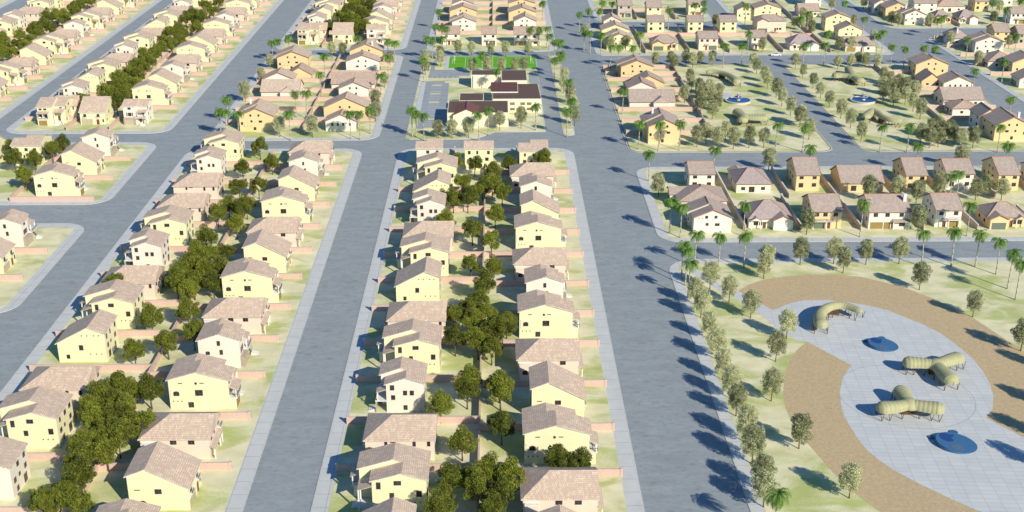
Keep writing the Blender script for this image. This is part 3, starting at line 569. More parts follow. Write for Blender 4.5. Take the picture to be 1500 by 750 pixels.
def house_T3(sx=1, full=True):
    W,D=10.5,12.3; parts=[]; w='yellow'
    hw=MB(sx); hw.prism_x([(0,0),(0,5.4),(8.3,9.8),(D,8.2),(D,0)],-W/2,W/2,w); parts.append(('wall',hw.mesh('wall'),[]))
    kf=4.4/8.3; kr=1.6/(D-8.3)
    r,t=roof_gable(sx,[(-.5,5.4-.5*kf),(8.3,9.8),(D+.45,8.2-.45*kr)],-W/2,W/2,.16,'tanx'); parts.append(('roof',r,[('roof_trim',t)]))
    d=lambda f:D*(1-f)
    ws=[('L',d(.15),4.9,1.2,.2,'vent'),('L',d(.5),4.5,1.3,1.1,''),('L',d(.22),1.7,1.3,1.1,'arch'),
        ('X',D*.49,4.1,.95,1.4,''),('X',D*.2,1.6,.75,1.1,''),
        ('B',-3.6,6.6,1.0,1.3,''),('B',.6,6.6,.7,1.3,''),('B',3.6,6.6,1.0,1.3,''),('B',-3.0,4.0,1.3,1.3,''),('B',.8,4.0,.8,.8,''),('B',3.2,4.0,1.1,1.3,''),('B',-2.4,1.3,1.0,1.9,''),('B',2.6,1.3,1.5,1.9,''),
        ('F',-3.2,3.9,1.2,1.2,''),('F',2.4,3.9,1.2,1.2,''),('F',4.3,1.6,.7,1.3,'')]
    for a in ws: parts.append(window(sx,W,D,*a))
    parts.append(holes(sx,W,D,'X',(D*.53,D*.64,D*.78,D*.88),7.5)); parts.append(holes(sx,W,D,'X',(D*.67,D*.79,D*.90),2.3))
    for x in (-3.2,2.4):
        b=MB(sx); b.box(x-.95,x+.95,-.55,0,3.0,3.15,'trim'); rl=MB(sx)
        for i in range(7): rl.box(x-.9+i*.29,x-.86+i*.29,-.52,-.48,3.16,3.7,'rail')
        rl.box(x-.93,x+.93,-.54,-.46,3.71,3.78,'rail')
        parts.append(('balcony',b.mesh('balcony'),[('railing',rl.mesh('railing'))]))
    g=MB(sx); g.box(-4.8,-.1,-.06,-.003,0,2.3,'garageb')
    parts.append(('garage_door',g.mesh('garage_door'),[]))
    g=MB(sx); g.box(1.5,2.7,-.07,-.003,0,2.2,'door'); parts.append(('door',g.mesh('door'),[]))
    g=MB(sx); g.box(-5.1,.2,-.16,-.002,2.42,2.6,'trim'); parts.append(('door_hood',g.mesh('door_hood'),[]))
    return parts
def house_P(sx=1, hip='rear'):
    # two-storey, ridge running front to back, one end hipped
    W,D=11.6,15.2; parts=[]; w='pink'; e,h=5.3,8.2
    hw=MB(sx)
    g0,g1=(0,D)
    hx=5.6
    # walls: gable at one end, plain at the hipped end
    hw.box(-W/2,W/2,0,D,0,e,w)
    ya=D-.3 if hip=='front' else 0; yb=ya+.3
    hw.prism_y([(-W/2,e-.02),(W/2,e-.02),(0,h-.05)], ya, yb, w)
    parts.append(('wall',hw.mesh('wall'),[]))
    ov=.5; k=(h-e)/(W/2); ze=e-ov*k
    X=W/2+ov
    def hiproof(z0,x,mat,shrink=0):
        r=MB(sx)
        if hip=='rear': yh0,yh1,yr0,yr1=-.4+shrink,D+ov-shrink,-.4+shrink,D-hx
        else: yh0,yh1,yr0,yr1=-ov+shrink,D+.4-shrink,hx,D+.4-shrink
        v=[(-x,yh0,z0),(x,yh0,z0),(x,yh1,z0),(-x,yh1,z0),(0,yr0,h+z0-ze),(0,yr1,h+z0-ze)]
        r.add(v,[(0,4,5,3),(1,2,5,4),(0,1,4),(2,3,5),(0,3,2,1)],mat); return r
    parts.append(('roof',hiproof(ze+.14,X,'tany').mesh('roof'),[('roof_trim',hiproof(ze,X-.06,'trim',.06).mesh('roof_trim'))]))
    d=lambda f:D*(1-f)
    ws=[('L',d(.48),4.3,1.3,1.1,''),('L',d(.74),4.3,1.3,1.1,''),('X',D*.30,4.3,.55,.9,''),('X',D*.40,4.6,1.3,.22,'vent'),('X',D*.71,4.2,.6,1.3,''),('X',D*.92,4.2,.6,1.3,''),('X',D*.06,1.4,.8,1.0,''),
        ('B',-3.8,4.1,1.1,1.2,''),('B',0,4.1,1.1,1.2,''),('B',3.8,4.1,1.1,1.2,''),('B',-2.6,1.2,2.2,2.1,''),('B',2.8,1.4,1.2,1.3,''),
        ('F',-3.6,4.2,1.2,1.2,''),('F',-.8,4.2,.8,1.2,''),('F',3.4,4.2,1.2,1.3,''),('F',3.8,1.6,1.2,1.3,'')]
    for a in ws: parts.append(window(sx,W,D,*a))
    parts.append(holes(sx,W,D,'X',[D*q for q in (.16,.25,.36,.46,.56)],2.2))
    # flat-topped bay near the rear of the left side
    b=MB(sx); b.box(-W/2-.9,-W/2,d(.20),d(.03),0,4.1,w); b.box(-W/2-1.05,-W/2,d(.21),d(.02),4.1,4.35,'trim'); 
    bw=window(sx,W+1.8,D,'L',d(.12),2.0,1.2,1.1,'arch')
    parts.append(('bay',b.mesh('bay'),[(bw[0],bw[1])]+bw[2]))
    g=MB(sx); g.box(-5.2,-.4,-.08,-.003,0,2.3,'garageb'); parts.append(('garage_door',g.mesh('garage_door'),[]))
    g=MB(sx); g.box(.6,1.6,-.07,-.003,0,2.2,'door'); parts.append(('door',g.mesh('door'),[]))
    c=MB(sx); c.slope_x([(-1.3,2.7),(0,3.15)],-W/2-.2,2.4,.16,'rosex'); parts.append(('porch_roof',c.mesh('porch_roof'),[]))
    for x in (-5.4,.1,2.1):
        c=MB(sx); c.box(x-.13,x+.13,-1.1,-.84,0,2.75,'trim'); parts.append(('column',c.mesh('column'),[]))
    b=MB(sx); b.box(2.5,4.4,-.8,0,3.2,3.36,'trim'); rl=MB(sx)
    for i in range(7): rl.box(2.55+i*.3,2.6+i*.3,-.76,-.72,3.37,4.05,'rail')
    rl.box(2.5,4.4,-.78,-.7,4.06,4.13,'rail'); parts.append(('balcony',b.mesh('balcony'),[('railing',rl.mesh('railing'))]))
    return parts

def house_two(W, D, e, h, wall, roof, opt, seed):
    """side-gabled house, ridge parallel to the front"""
    rn=random.Random(seed); sx=1; parts=[]; ry=D*.5
    step='s' in opt and W>9
    hw=MB()
    if step:
        xs=W*.05; sh=1.4; k=(h-e)/ry
        hw.prism_x([(0,0),(0,e),(ry,h),(D,e),(D,0)],-W/2,xs,wall)
        hw.prism_x([(sh,0),(sh,e-.02),(ry+sh/2,e+k*(ry-sh/2)-.02),(D-.02,e-.02),(D-.02,0)],xs-.3,W/2,wall)
    else: hw.prism_x([(0,0),(0,e),(ry,h),(D,e),(D,0)],-W/2,W/2,wall)
    parts.append(('wall',hw.mesh('wall'),[]))
    k=(h-e)/ry
    r=MB(); t=MB(); v=MB(); vs=[]
    pa=[(-.5,e-.5*k),(ry,h),(D+.5,e-.5*k)]
    if step:
        pb=[(sh-.5,e-.5*k),(ry+sh/2,e+k*(ry-sh/2)),(D+.5,e-.5*k)]
        segs=((pa,-W/2-.4,xs+.25),(pb,xs+.25,W/2+.4))
    else: segs=((pa,-W/2-.4,W/2+.4),)
    for p,a,b in segs:
        r.slope_x([(y,z+.14) for y,z in p],a+.14,b-(.14 if b>W/2 else 0),.16,roof+'x'); t.slope_x(p,a+.05,b-.05,.14,'dtrim')
    for x in (-W/2-.4, W/2+.26):
        p=segs[-1][0] if x>0 else segs[0][0]
        q=MB(); q.slope_x([(y,z+.14) for y,z in p],x,x+.14,.24,'verge'); vs.append(('verge_tiles',q.mesh('verge_tiles')))
    v.box(-W/2-.2,(xs if step else W/2)+.2,ry-.13,ry+.13,h+.26,h+.42,'verge')
    parts.append(('roof',r.mesh('roof'),[('roof_trim',t.mesh('roof_trim')),('ridge_tiles',v.mesh('ridge_tiles'))]+vs))
    two=e>4.6
    ws=[]
    def sidew(s):
        if two:
            o=[(.40,e+.2,.8,.9),(.62,e+.2,.8,.9),(.42,e-2.3,.8,.9),(.66,e-2.4,1.4,.9)]
            if e>5.8: o+= [(.16,e-3.2,.9,1.2),(.5,1.2,1.1,1.3)]
            for f,z,w_,h_ in o: ws.append((s,D*(f if s=='X' else f),z,w_,h_,''))
        else:
            for f in (.2,.42,.6,.78): ws.append((s,D*f,e-1.3,.9,1.3,'arch' if f==.6 else ''))
    if 'x' not in opt or two: sidew('L'); sidew('X')
    zt=e-1.2
    for x in (-.28,.28): ws.append(('B',W*x,zt,1.3,1.0,''))
    if two:
        ws+= [('B',W*-.28,zt-2.7 if zt>3.4 else 1.2,1.4,1.3,''),('B',W*.28,max(1.2,zt-2.8),1.5,1.6,'')]
        if 'w' in opt: ws+=[('B',0,zt,1.2,1.0,'')]
    for a in ws: parts.append(window(1,W,D,*a))
    if two: parts.append(holes(1,W,D,'X',[D*f for f in (.22,.3,.38)],e-.2 if e<5.7 else 2.3))
    # front
    gd='garageg' if ('h' in opt or (wall=='honey' and 'b' in opt)) else 'garage'
    gw=min(5.2,W*.42); gx=-W/2+.5
    if 'w' in opt:
        for a,b in ((-W/2+.6,-W/2+4.8),(-W/2+5.1,-W/2+7.2)):
            g=MB(); g.box(a,b,-.06,-.003,0,2.3,'garage'); 
            for i in range(4): g.box(a,b,-.08,-.061,.3+i*.5,.33+i*.5,'dtrim')
            parts.append(('garage_door',g.mesh('garage_door'),[]))
        dx=-W/2+8.0
    else:
        if 'h' in opt: gx=W/2-.5-gw
        elif 'b' in opt and wall!='honey': gx=W/2-.6-gw
        g=MB(); g.box(gx,gx+gw,-.06,-.003,0,2.3,gd)
        for i in range(4): g.box(gx,gx+gw,-.08,-.061,.3+i*.5,.33+i*.5,'dtrim')
        parts.append(('garage_door',g.mesh('garage_door'),[])); dx=(gx+gw+1.2) if gx<0 else gx-1.3
    g=MB(); g.box(dx-.5,dx+.5,-.07,-.003,0,2.15,'door'); parts.append(('door',g.mesh('door'),[]))
    if two:
        zf=e-1.25
        for x in ((-.34,-.05,.3) if W>9 else (-.28,.28)):
            parts.append(window(1,W,D,'F',W*x,zf,1.3,1.2,''))
        if W>11.5:
            for x in (.2,.36,.44): pass
        if 'b' in opt or wall in ('stonew',):
            b=MB(); b.box(gx-.3,gx+gw+.3,-1.3,0,2.62,2.8,'trim'); rl=MB()
            n=int((gw+.5)/.4)
            for i in range(n+1): rl.box(gx-.25+i*.4,gx-.2+i*.4,-1.27,-1.22,2.81,3.65,'rail')
            rl.box(gx-.28,gx+gw+.28,-1.29,-1.2,3.66,3.74,'rail')
            parts.append(('balcony',b.mesh('balcony'),[('railing',rl.mesh('railing'))]))
            for x in (gx-.15,gx+gw+.15):
                c=MB(); c.box(x-.13,x+.13,-1.2,-.95,0,2.61,'trim'); parts.append(('column',c.mesh('column'),[]))
        if 'w' in opt:
            c=MB(); c.slope_x([(-1.6,2.75),(0,3.25)],W/2-5.6,W/2+.1,.16,roof+'x'); parts.append(('porch_roof',c.mesh('porch_roof'),[]))
            for x in (W/2-5.4,W/2-.2):
                c=MB(); c.box(x-.13,x+.13,-1.4,-1.15,0,2.75,'trim'); parts.append(('column',c.mesh('column'),[]))
            parts.append(window(1,W,D,'F',W/2-2.2,1.4,1.8,1.1,''))
        else:
            c=MB(); c.slope_x([(-1.2,2.5),(0,2.95)],dx-1.1,dx+1.1,.16,roof+'x'); parts.append(('porch_roof',c.mesh('porch_roof'),[]))
    if 'c' in opt:
        c=MB(); x=W/2-.9 if 'w' in opt else -W*.28
        y=D*.3
        c.box(x-.5,x+.5,y-.4,y+.4,e-.5,h+1.1,'trim'); c.box(x-.6,x+.6,y-.5,y+.5,h+1.1,h+1.3,'trim'); parts.append(('chimney',c.mesh('chimney'),[]))
    return parts

def house_long(W, D, e, h, wall, roof, opt, seed):
    """single storey, long. ridge parallel to the front ('y') or running front to back ('x')"""
    rn=random.Random(seed); parts=[]
    ax='y' if 'y' not in opt else 'x'
    hw=MB(); hw.box(-W/2,W/2,0,D,0,e,wall)
    r=MB(); t=MB(); vs=[]
    if ax=='y':
        k=(h-e)/(W/2); hw.prism_y([(-W/2,e-.02),(W/2,e-.02),(0,h-.05)],0,D,wall)
        p=[(-W/2-.5,e-.5*k),(0,h),(W/2+.5,e-.5*k)]
        r.slope_y([(x,z+.14) for x,z in p],-.26,D+.26,.16,roof+'y'); t.slope_y(p,-.34,D+.34,.14,'dtrim')
        for y in (-.4,D+.26):
            q=MB(); q.slope_y([(x,z+.14) for x,z in p],y,y+.14,.24,'verge'); vs.append(('verge_tiles',q.mesh('verge_tiles')))
        # a lower cross wing with its own hipped end near the rear
        cw=D*.34; y0=D*.52; k2=k
        c=MB(); xe=W/2+2.2
        zc=e+k*cw/2
        for s in (1,):
            hw.box(W/2-.1,xe,y0,y0+cw,0,e-.01,wall)
            vv=[(W/2-2.5,y0-.3,e+.05),(xe+.4,y0-.3,e+.05),(xe+.4,y0+cw+.3,e+.05),(W/2-2.5,y0+cw+.3,e+.05),(W/2-2.5,y0+cw/2,zc+.2),(xe-1.4,y0+cw/2,zc+.2)]
            r.add(vv,[(0,1,5,4),(2,3,4,5),(1,2,5),(0,4,3),(0,3,2,1)],roof+'x')
    else:
        ry=D/2; k=(h-e)/ry; hw.prism_x([(0,e-.02),(D,e-.02),(ry,h-.05)],-W/2,W/2,wall)
        p=[(-.5,e-.5*k),(ry,h),(D+.5,e-.5*k)]
        r.slope_x([(y,z+.14) for y,z in p],-W/2-.26,W/2+.26,.16,roof+'x'); t.slope_x(p,-W/2-.34,W/2+.34,.14,'dtrim')
        for x in (-W/2-.4,W/2+.26):
            q=MB(); q.slope_x([(y,z+.14) for y,z in p],x,x+.14,.24,'verge'); vs.append(('verge_tiles',q.mesh('verge_tiles')))
    parts.append(('wall',hw.mesh('wall'),[]))
    parts.append(('roof',r.mesh('roof'),[('roof_trim',t.mesh('roof_trim'))]+vs))
    zs=1.7
    for a in (('L',D*.2,zs,1.2,.9,''),('L',D*.7,zs,1.2,.9,''),('B',-W*.25,zs,1.5,1.1,''),('B',W*.2,1.3,1.8,1.9,''),('F',W*.28,zs,1.3,1.2,'')):
        parts.append(window(1,W,D,*a))
    g=MB(); g.box(-W/2+.6,-W/2+.6+min(4.8,W*.42),-.06,-.003,0,2.3,'garage'); parts.append(('garage_door',g.mesh('garage_door'),[]))
    g=MB(); g.box(W*.02,W*.02+1,-.07,-.003,0,2.15,'door'); parts.append(('door',g.mesh('door'),[]))
    return parts

def house_ranch(W, D, e, h, wall, roof, opt, seed):
    """hipped bungalow with a gabled garage wing in front"""
    parts=[]; hw=MB(); F=2.2
    hw.box(-W/2,W/2,F,D,0,e,wall)
    gs=1 if roof=='purple' else -1          # side of the garage gable
    gw=min(6.4,W*.46); gx0=(W/2-gw) if gs>0 else -W/2+.2; gx1=gx0+gw
    hw.box(gx0,gx1,0,F+.1,0,e-.01,wall)
    zg=e+gw/2*.46
    hw.prism_y([(gx0,e-.03),(gx1,e-.03),((gx0+gx1)/2,zg-.06)],0,.3,wall)
    Dm=D-F; r=MB(); t=MB(); v=MB()
    ov=.5; hl=min(W/2-.6,Dm/2)
    x0,x1,y0,y1=-W/2-ov,W/2+ov,F-ov,D+ov; ym=(y0+y1)/2
    ze=e+.1
    def hip(mb,z,mat,s):
        a=[(x0+s,y0+s,z),(x1-s,y0+s,z),(x1-s,y1-s,z),(x0+s,y1-s,z),(x0+hl,ym,z+h-e),(x1-hl,ym,z+h-e)]
        mb.add(a,[(0,1,5,4),(2,3,4,5),(1,2,5),(3,0,4),(0,3,2,1)],mat)
    hip(r,ze,roof+'x',0); hip(t,ze-.14,'dtrim',.05)
    k=.46; xm=(gx0+gx1)/2; p=[(gx0-.45,e-.45*k+.1),(xm,zg+.1),(gx1+.45,e-.45*k+.1)]
    # the wing's ridge runs back until it meets the main slope
    slope=(h-e)/(ym-y0); yb=min(ym-.3, y0+(zg-e+.25)/slope+.6)
    r2=MB(); r2.slope_y([(x,z+.14) for x,z in p],-.28,yb,.16,roof+'y'); t.slope_y(p,-.36,yb-.3,.14,'dtrim')
    v.slope_y([(x,z+.14) for x,z in p],-.42,-.28,.24,'verge')
    v.tube((x0+hl,ym,h+.2),(x1-hl,ym,h+.2),.12,.12,'verge',5)
    for (a,b) in (((x0,y0,ze),(x0+hl,ym,h+.15)),((x1,y0,ze),(x1-hl,ym,h+.15)),((x0,y1,ze),(x0+hl,ym,h+.15)),((x1,y1,ze),(x1-hl,ym,h+.15))): v.tube(a,b,.09,.09,'verge',5)
    parts.append(('wall',hw.mesh('wall'),[]))
    parts.append(('roof',r.mesh('roof'),[('wing_roof',r2.mesh('wing_roof')),('roof_trim',t.mesh('roof_trim')),('ridge_tiles',v.mesh('ridge_tiles'))]))
    gd='garagew' if roof=='purple' else 'garageg'
    g=MB(); g.box(gx0+.6,gx1-.6,-.06,-.003,0,2.3,gd)
    for i in range(4): g.box(gx0+.6,gx1-.6,-.08,-.061,.3+i*.5,.33+i*.5,'trim' if gd=='garagew' else 'frame')
    parts.append(('garage_door',g.mesh('garage_door'),[]))
    ox=-W*.22*gs
    parts.append(window(1,W,D,'F',ox-1.6*gs,1.6,1.4,1.2,'',F)); parts.append(window(1,W,D,'F',ox-.0,1.6,.9,1.2,'',F))
    g=MB(); g.box(ox+1.2*gs-.5,ox+1.2*gs+.5,F-.07,F-.003,0,2.15,'door'); parts.append(('door',g.mesh('door'),[]))
    if 'g' in opt:
        q=MB(); w2=3.6; xa=-gs*(W/2-w2/2-.3); q.slope_y([(xa-w2/2,e-.3),(xa,e+.75),(xa+w2/2,e-.3)],.6,F+2.6,.16,roof+'y')
        wl=MB(); wl.prism_y([(xa-w2/2+.3,e-.25),(xa+w2/2-.3,e-.25),(xa,e+.6)],.75,.95,wall)
        parts.append(('porch_roof',q.mesh('porch_roof'),[('porch_gable',wl.mesh('porch_gable'))]))
        for x in (xa-w2/2+.35,xa+w2/2-.35):
            c=MB(); c.box(x-.13,x+.13,.75,1.0,0,e-.25,'trim'); parts.append(('column',c.mesh('column'),[]))
    for a in (('L',D*.35,1.6,1.2,1.1,''),('L',D*.7,1.6,1.2,1.1,''),('X',D*.4,1.6,1.2,1.1,''),('B',-W*.28,1.6,1.3,1.1,''),('B',W*.05,1.25,1.9,2.0,''),('B',W*.3,1.6,1.3,1.1,'')):
        parts.append(window(1,W,D,*a))
    if 'c' in opt:
        c=MB(); x=W*.3; c.box(x-.5,x+.5,ym-2,ym-1.2,e,h+1.0,'trim'); parts.append(('chimney',c.mesh('chimney'),[]))
    return parts

ROT={'S':0,'E':PI/2,'N':PI,'W':-PI/2}
HOUSES=[]     # (root, short name, X, Y)
def place(parts, name, X, Y, rz, frames=True, z=.17, scale=None):
    root=link(name, None, None, (X,Y,z), rz, scale)
    root.empty_display_size=1
    for nm,me,subs in parts:
        p=link(nm,me,root)
        for s in subs:
            if s[0]=='window_frame' and not frames: continue
            if len(s)==2: link(s[0],s[1],p)
    return root
# ------------------------------------------------------------------ ground, roads, blocks
def sheet(loop, z):
    mb=MB(); mb.add([(x,y,z) for x,y in loop],[tuple(range(len(loop)))],'lawn'); return mb
def rrect(x0,x1,y0,y1,r,n=8):
    out=[]
    for cx,cy,a0 in ((x1-r,y0+r,-90),(x1-r,y1-r,0),(x0+r,y1-r,90),(x0+r,y0+r,180)):
        for i in range(n+1):
            a=R_(a0+90*i/n); out.append((cx+r*math.cos(a),cy+r*math.sin(a)))
    return out
g=MB(); g.add([(-2500,-600,0),(2500,-600,0),(2500,4000,0),(-2500,4000,0)],[(0,1,2,3)],'asphalt'); structure('road', g.mesh('road'))
def block(x0,x1,y0,y1,r=8.5,walk=3.7,name='pavement'):
    # pale kerb strip outside, pavement slab, lawn sheet
    k=MB(); k.prism_z(rrect(x0,x1,y0,y1,r),-.2,.12,'kerb'); structure('kerb',k.mesh('kerb'))
    p=MB(); p.prism_z(rrect(x0+.35,x1-.35,y0+.35,y1-.35,r-.35),-.1,.13,'paving'); structure(name,p.mesh(name))
    l=MB(); l.prism_z(rrect(x0+walk,x1-walk,y0+walk,y1-walk,max(1.2,r-walk-1.5)),-.1,.15,'lawn'); structure('lawn',l.mesh('lawn'))
def lawnblock(x0,x1,y0,y1,r=6,dark=True):
    k=MB(); k.prism_z(rrect(x0,x1,y0,y1,r),-.2,.12,'kerb'); structure('kerb',k.mesh('kerb'))
    k=MB(); k.prism_z(rrect(x0+.4,x1-.4,y0+.4,y1-.4,r-.4),-.1,.135,'kerbd' if dark else 'paving'); structure('kerb_edge',k.mesh('kerb_edge'))
    l=MB(); l.prism_z(rrect(x0+.9,x1-.9,y0+.9,y1-.9,r-.9),-.1,.15,'lawn'); structure('lawn',l.mesh('lawn'))
block(-39,30.2,60,472.7); block(-122.3,-53,60,472.7)
block(-205.5,-136,407.5,482.4); block(-205.5,-136,315.7,389); block(-205.5,-136,60,300); block(-205.5,-136,495,1300)
block(-293,-214,407.5,482.4); block(-293,-214,315.7,389); block(-293,-214,60,300); block(-293,-214,495,1300)
block(-386,-307,495,1300); block(-386,-307,60,482)
block(-118.5,-48.3,484,640); block(-118.5,-48.3,650.7,1300); block(-37.6,32.2,645.6,1300)
block(52,290,60,354.8,10,3.2); block(52,290,369,447.5,8,3.4)
lawnblock(52,133.6,466,615.3); lawnblock(144,222,466,615.3); block(237.5,360,466,681,10,3.2); block(223.5,360,703,1300,8,3.2); block(58,128,724,1300,8,3.2)
def polyblock(loop,inset):
    # inset given as a second loop
    k=MB(); k.prism_z(loop,-.2,.12,'kerb'); structure('kerb',k.mesh('kerb'))
    p=MB(); p.prism_z(inset[0],-.1,.13,'paving'); structure('pavement',p.mesh('pavement'))
    l=MB(); l.prism_z(inset[1],-.1,.15,'lawn'); structure('lawn',l.mesh('lawn'))
def Lloop(i): # block north of the parks: low bar with a tall arm on its east side
    return [(52+i+3,636+i),(209-i-4,636+i),(209-i,640+i),(209-i,1300-i),(140+i,1300-i),(140+i,706-i),(52+i+3,706-i),(52+i,703-i),(52+i,639+i)]
polyblock(Lloop(0),(Lloop(.35),Lloop(3.2)))
def school_loop(i):
    return [(-37.6+i+2,484.9+i),(-13,484.9+i),(-8,486.5+i),(-4,491+i),(-1,495.2+i),(20.3-i,495.2+i),(20.3-i,635.5-i),(-37.6+i,635.5-i),(-37.6+i,487+i)]
k=MB(); k.prism_z(school_loop(0),-.2,.12,'kerb'); structure('kerb',k.mesh('kerb'))
k=MB(); k.prism_z(school_loop(.45),-.1,.15,'lawn'); structure('lawn',k.mesh('lawn'))
k=MB(); k.prism_z(rrect(27.3,32.2,490,636,2.3),-.2,.12,'kerb'); structure('kerb',k.mesh('kerb'))
k=MB(); k.prism_z(rrect(27.7,31.8,490.4,635.6,1.9),-.1,.15,'lawn'); structure('lawn',k.mesh('lawn'))
# grassed strip left of the school car park with trees, second car park, footway
k=MB(); k.prism_z([(-36.3,528),(-33.6,528),(-33.9,579.5),(-36.3,579.5)],-.05,.17,'paving'); structure('footway',k.mesh('footway'))
k=MB(); k.prism_z([(-33.6,500),(-20.2,500),(-22.2,533),(-22.8,578.2),(-24.9,578.2),(-24.9,581.6),(-34.5,581.6)],-.05,.165,'lot'); structure('car_park',k.mesh('car_park'))
k=MB(); k.prism_z([(-33.3,588.2),(-18.4,588.2),(-18.2,592.3),(-12.8,592.3),(-13.2,598),(-18,604.8),(-30.9,604.9),(-31.0,612.9),(-29.5,630),(-31.8,630),(-33.0,612)],-.05,.165,'lot'); structure('car_park',k.mesh('car_park'))
k=MB(); k.prism_z([(15.5,545),(20.2,545),(20.2,596),(15.5,596)],-.05,.165,'lot'); structure('car_park',k.mesh('car_park'))
for y0 in (543.2,558.1,573.9,515,500.8):
    k=MB(); k.box(-30.8,-26.1,y0-.9,y0+.9,.1,.28,'island'); structure('traffic_island',k.mesh('traffic_island'))
mk=MB()
for y in range(505,577,3):
    if all(abs(y-q)>2 for q in (543.2,558.1,573.9,515,500.8)): mk.box(-30.8,-26.1,y-.07,y+.07,.166,.171,'paint')
for i in range(6): mk.box(-31.5+i*2.5,-31.38+i*2.5,588.4,592.4,.166,.171,'paint')
structure('parking_markings', mk.mesh('parking_markings'))
# football field
k=MB(); k.prism_z([(-26.6,606.2),(25.4-5.2,606.2),(20.2,634.9),(-26.6,634.9)],-.05,.158,'paving'); structure('field_surround',k.mesh('field_surround'))
fx0,fx1,fy0,fy1=-24.2,19.9,608.2,634.6
k=MB(); k.prism_z([(fx0,fy0),(fx1,fy0),(fx1,fy1),(fx0,fy1)],-.05,.166,'turf'); structure('sports_field',k.mesh('sports_field'))
mk=MB()
def ln(x0,x1,y0,y1): mk.box(x0,x1,y0,y1,.167,.172,'paint')
w=.13
for x in (-16.0,-2.1,11.8): ln(x-w/2,x+w/2,fy0+2,fy1-2)
ln(fx0+1.2,fx1-1.2,fy0+1.6,fy0+1.6+w); ln(fx0+1.2,fx1-1.2,fy1-1.6-w,fy1-1.6)
structure('field_markings', mk.mesh('field_markings'))
GOALS=[]
for x,s,lb in ((-21.4,1,'left'),(17.2,-1,'right')):
    q=MB(); r=.06
    y0,y1=617.5,625
    q.tube((0,-3.7,0),(0,-3.7,2.6),r,r,'paint'); q.tube((0,3.7,0),(0,3.7,2.6),r,r,'paint'); q.tube((0,-3.7,2.6),(0,3.7,2.6),r,r,'paint')
    for y in (-3.7,3.7): q.tube((0,y,2.6),(-1.4*s,y,0),.05,.05,'paint',4)
    q.tube((-1.4*s,-3.7,.05),(-1.4*s,3.7,.05),.05,.05,'paint',4)
    o=link('football_goal',q.mesh('football_goal'),None,(x,621.2,.17)); tag(o,f'white football goal at the {lb} end of the bright green sports field','goal','goals on the sports field')
# park: mulch, path, paved square
def poly(name,loop,z0,z1,m):
    k=MB(); k.prism_z(loop,z0,z1,m); structure(name,k.mesh(name))
poly('mulch_bed',MULCH1,-.05,.156,'mulch'); poly('mulch_bed',MULCH2,-.05,.156,'mulch'); poly('path',PATH,-.05,.160,'plaza'); poly('plaza',PLAZA,-.05,.164,'plaza')
poly('patio',[(x+105,y+0) for x,y in [(3.5*math.cos(t*.5)*1.0, 551.5+7*math.sin(t*.5)) for t in range(12)]],-.05,.154,'plaza')

# ------------------------------------------------------------------ garden walls
ORD=['','first','second','third','fourth','fifth','sixth','seventh','eighth','ninth','tenth','eleventh','twelfth','thirteenth','fourteenth','fifteenth','sixteenth','seventeenth','eighteenth','nineteenth','twentieth','twenty-first','twenty-second','twenty-third','twenty-fourth','twenty-fifth','twenty-sixth','twenty-seventh','twenty-eighth','twenty-ninth','thirtieth','thirty-first','thirty-second','thirty-third','thirty-fourth','thirty-fifth']
WALLS=[]   # (obj, place phrase, sort key)
def wall(x0,x1,y0,y1,h=1.75,cap='cap',place='',key=0,mat='brick',label=None,group='brick garden walls'):
    """thin wall along X or Y, world coordinates; the origin sits at its middle"""
    cx,cy=(x0+x1)/2,(y0+y1)/2; t=.16
    along_x=abs(x1-x0)>abs(y1-y0)
    if along_x: a=(x0-cx,x1-cx,-t,t); pr=[(x0-cx,0),(x1-cx,0)]
    else: a=(-t,t,y0-cy,y1-cy); pr=[(0,y0-cy),(0,y1-cy)]
    b=MB(); b.box(*a,-.1,h,mat); o=link('brick_wall',b.mesh('brick_wall'),None,(cx,cy,.15))
    c=MB(); c.box(a[0]-.06*(not along_x),a[1]+.06*(not along_x),a[2]-.06*along_x,a[3]+.06*along_x,h+.003,h+.10,cap); link('coping',c.mesh('coping'),o)
    for px,py in pr[-1:] if not along_x else pr[:1] if cx<(-39+30)/2 or True else pr:
        q=MB(); q.box(px-.26,px+.26,py-.26,py+.26,-.1,h+.2,mat); q.box(px-.31,px+.31,py-.31,py+.31,h+.203,h+.3,cap); link('pier',q.mesh('pier'),o)
    tag(o,label,'wall',group,'thing')
    WALLS.append((o,place,key,along_x)); return o

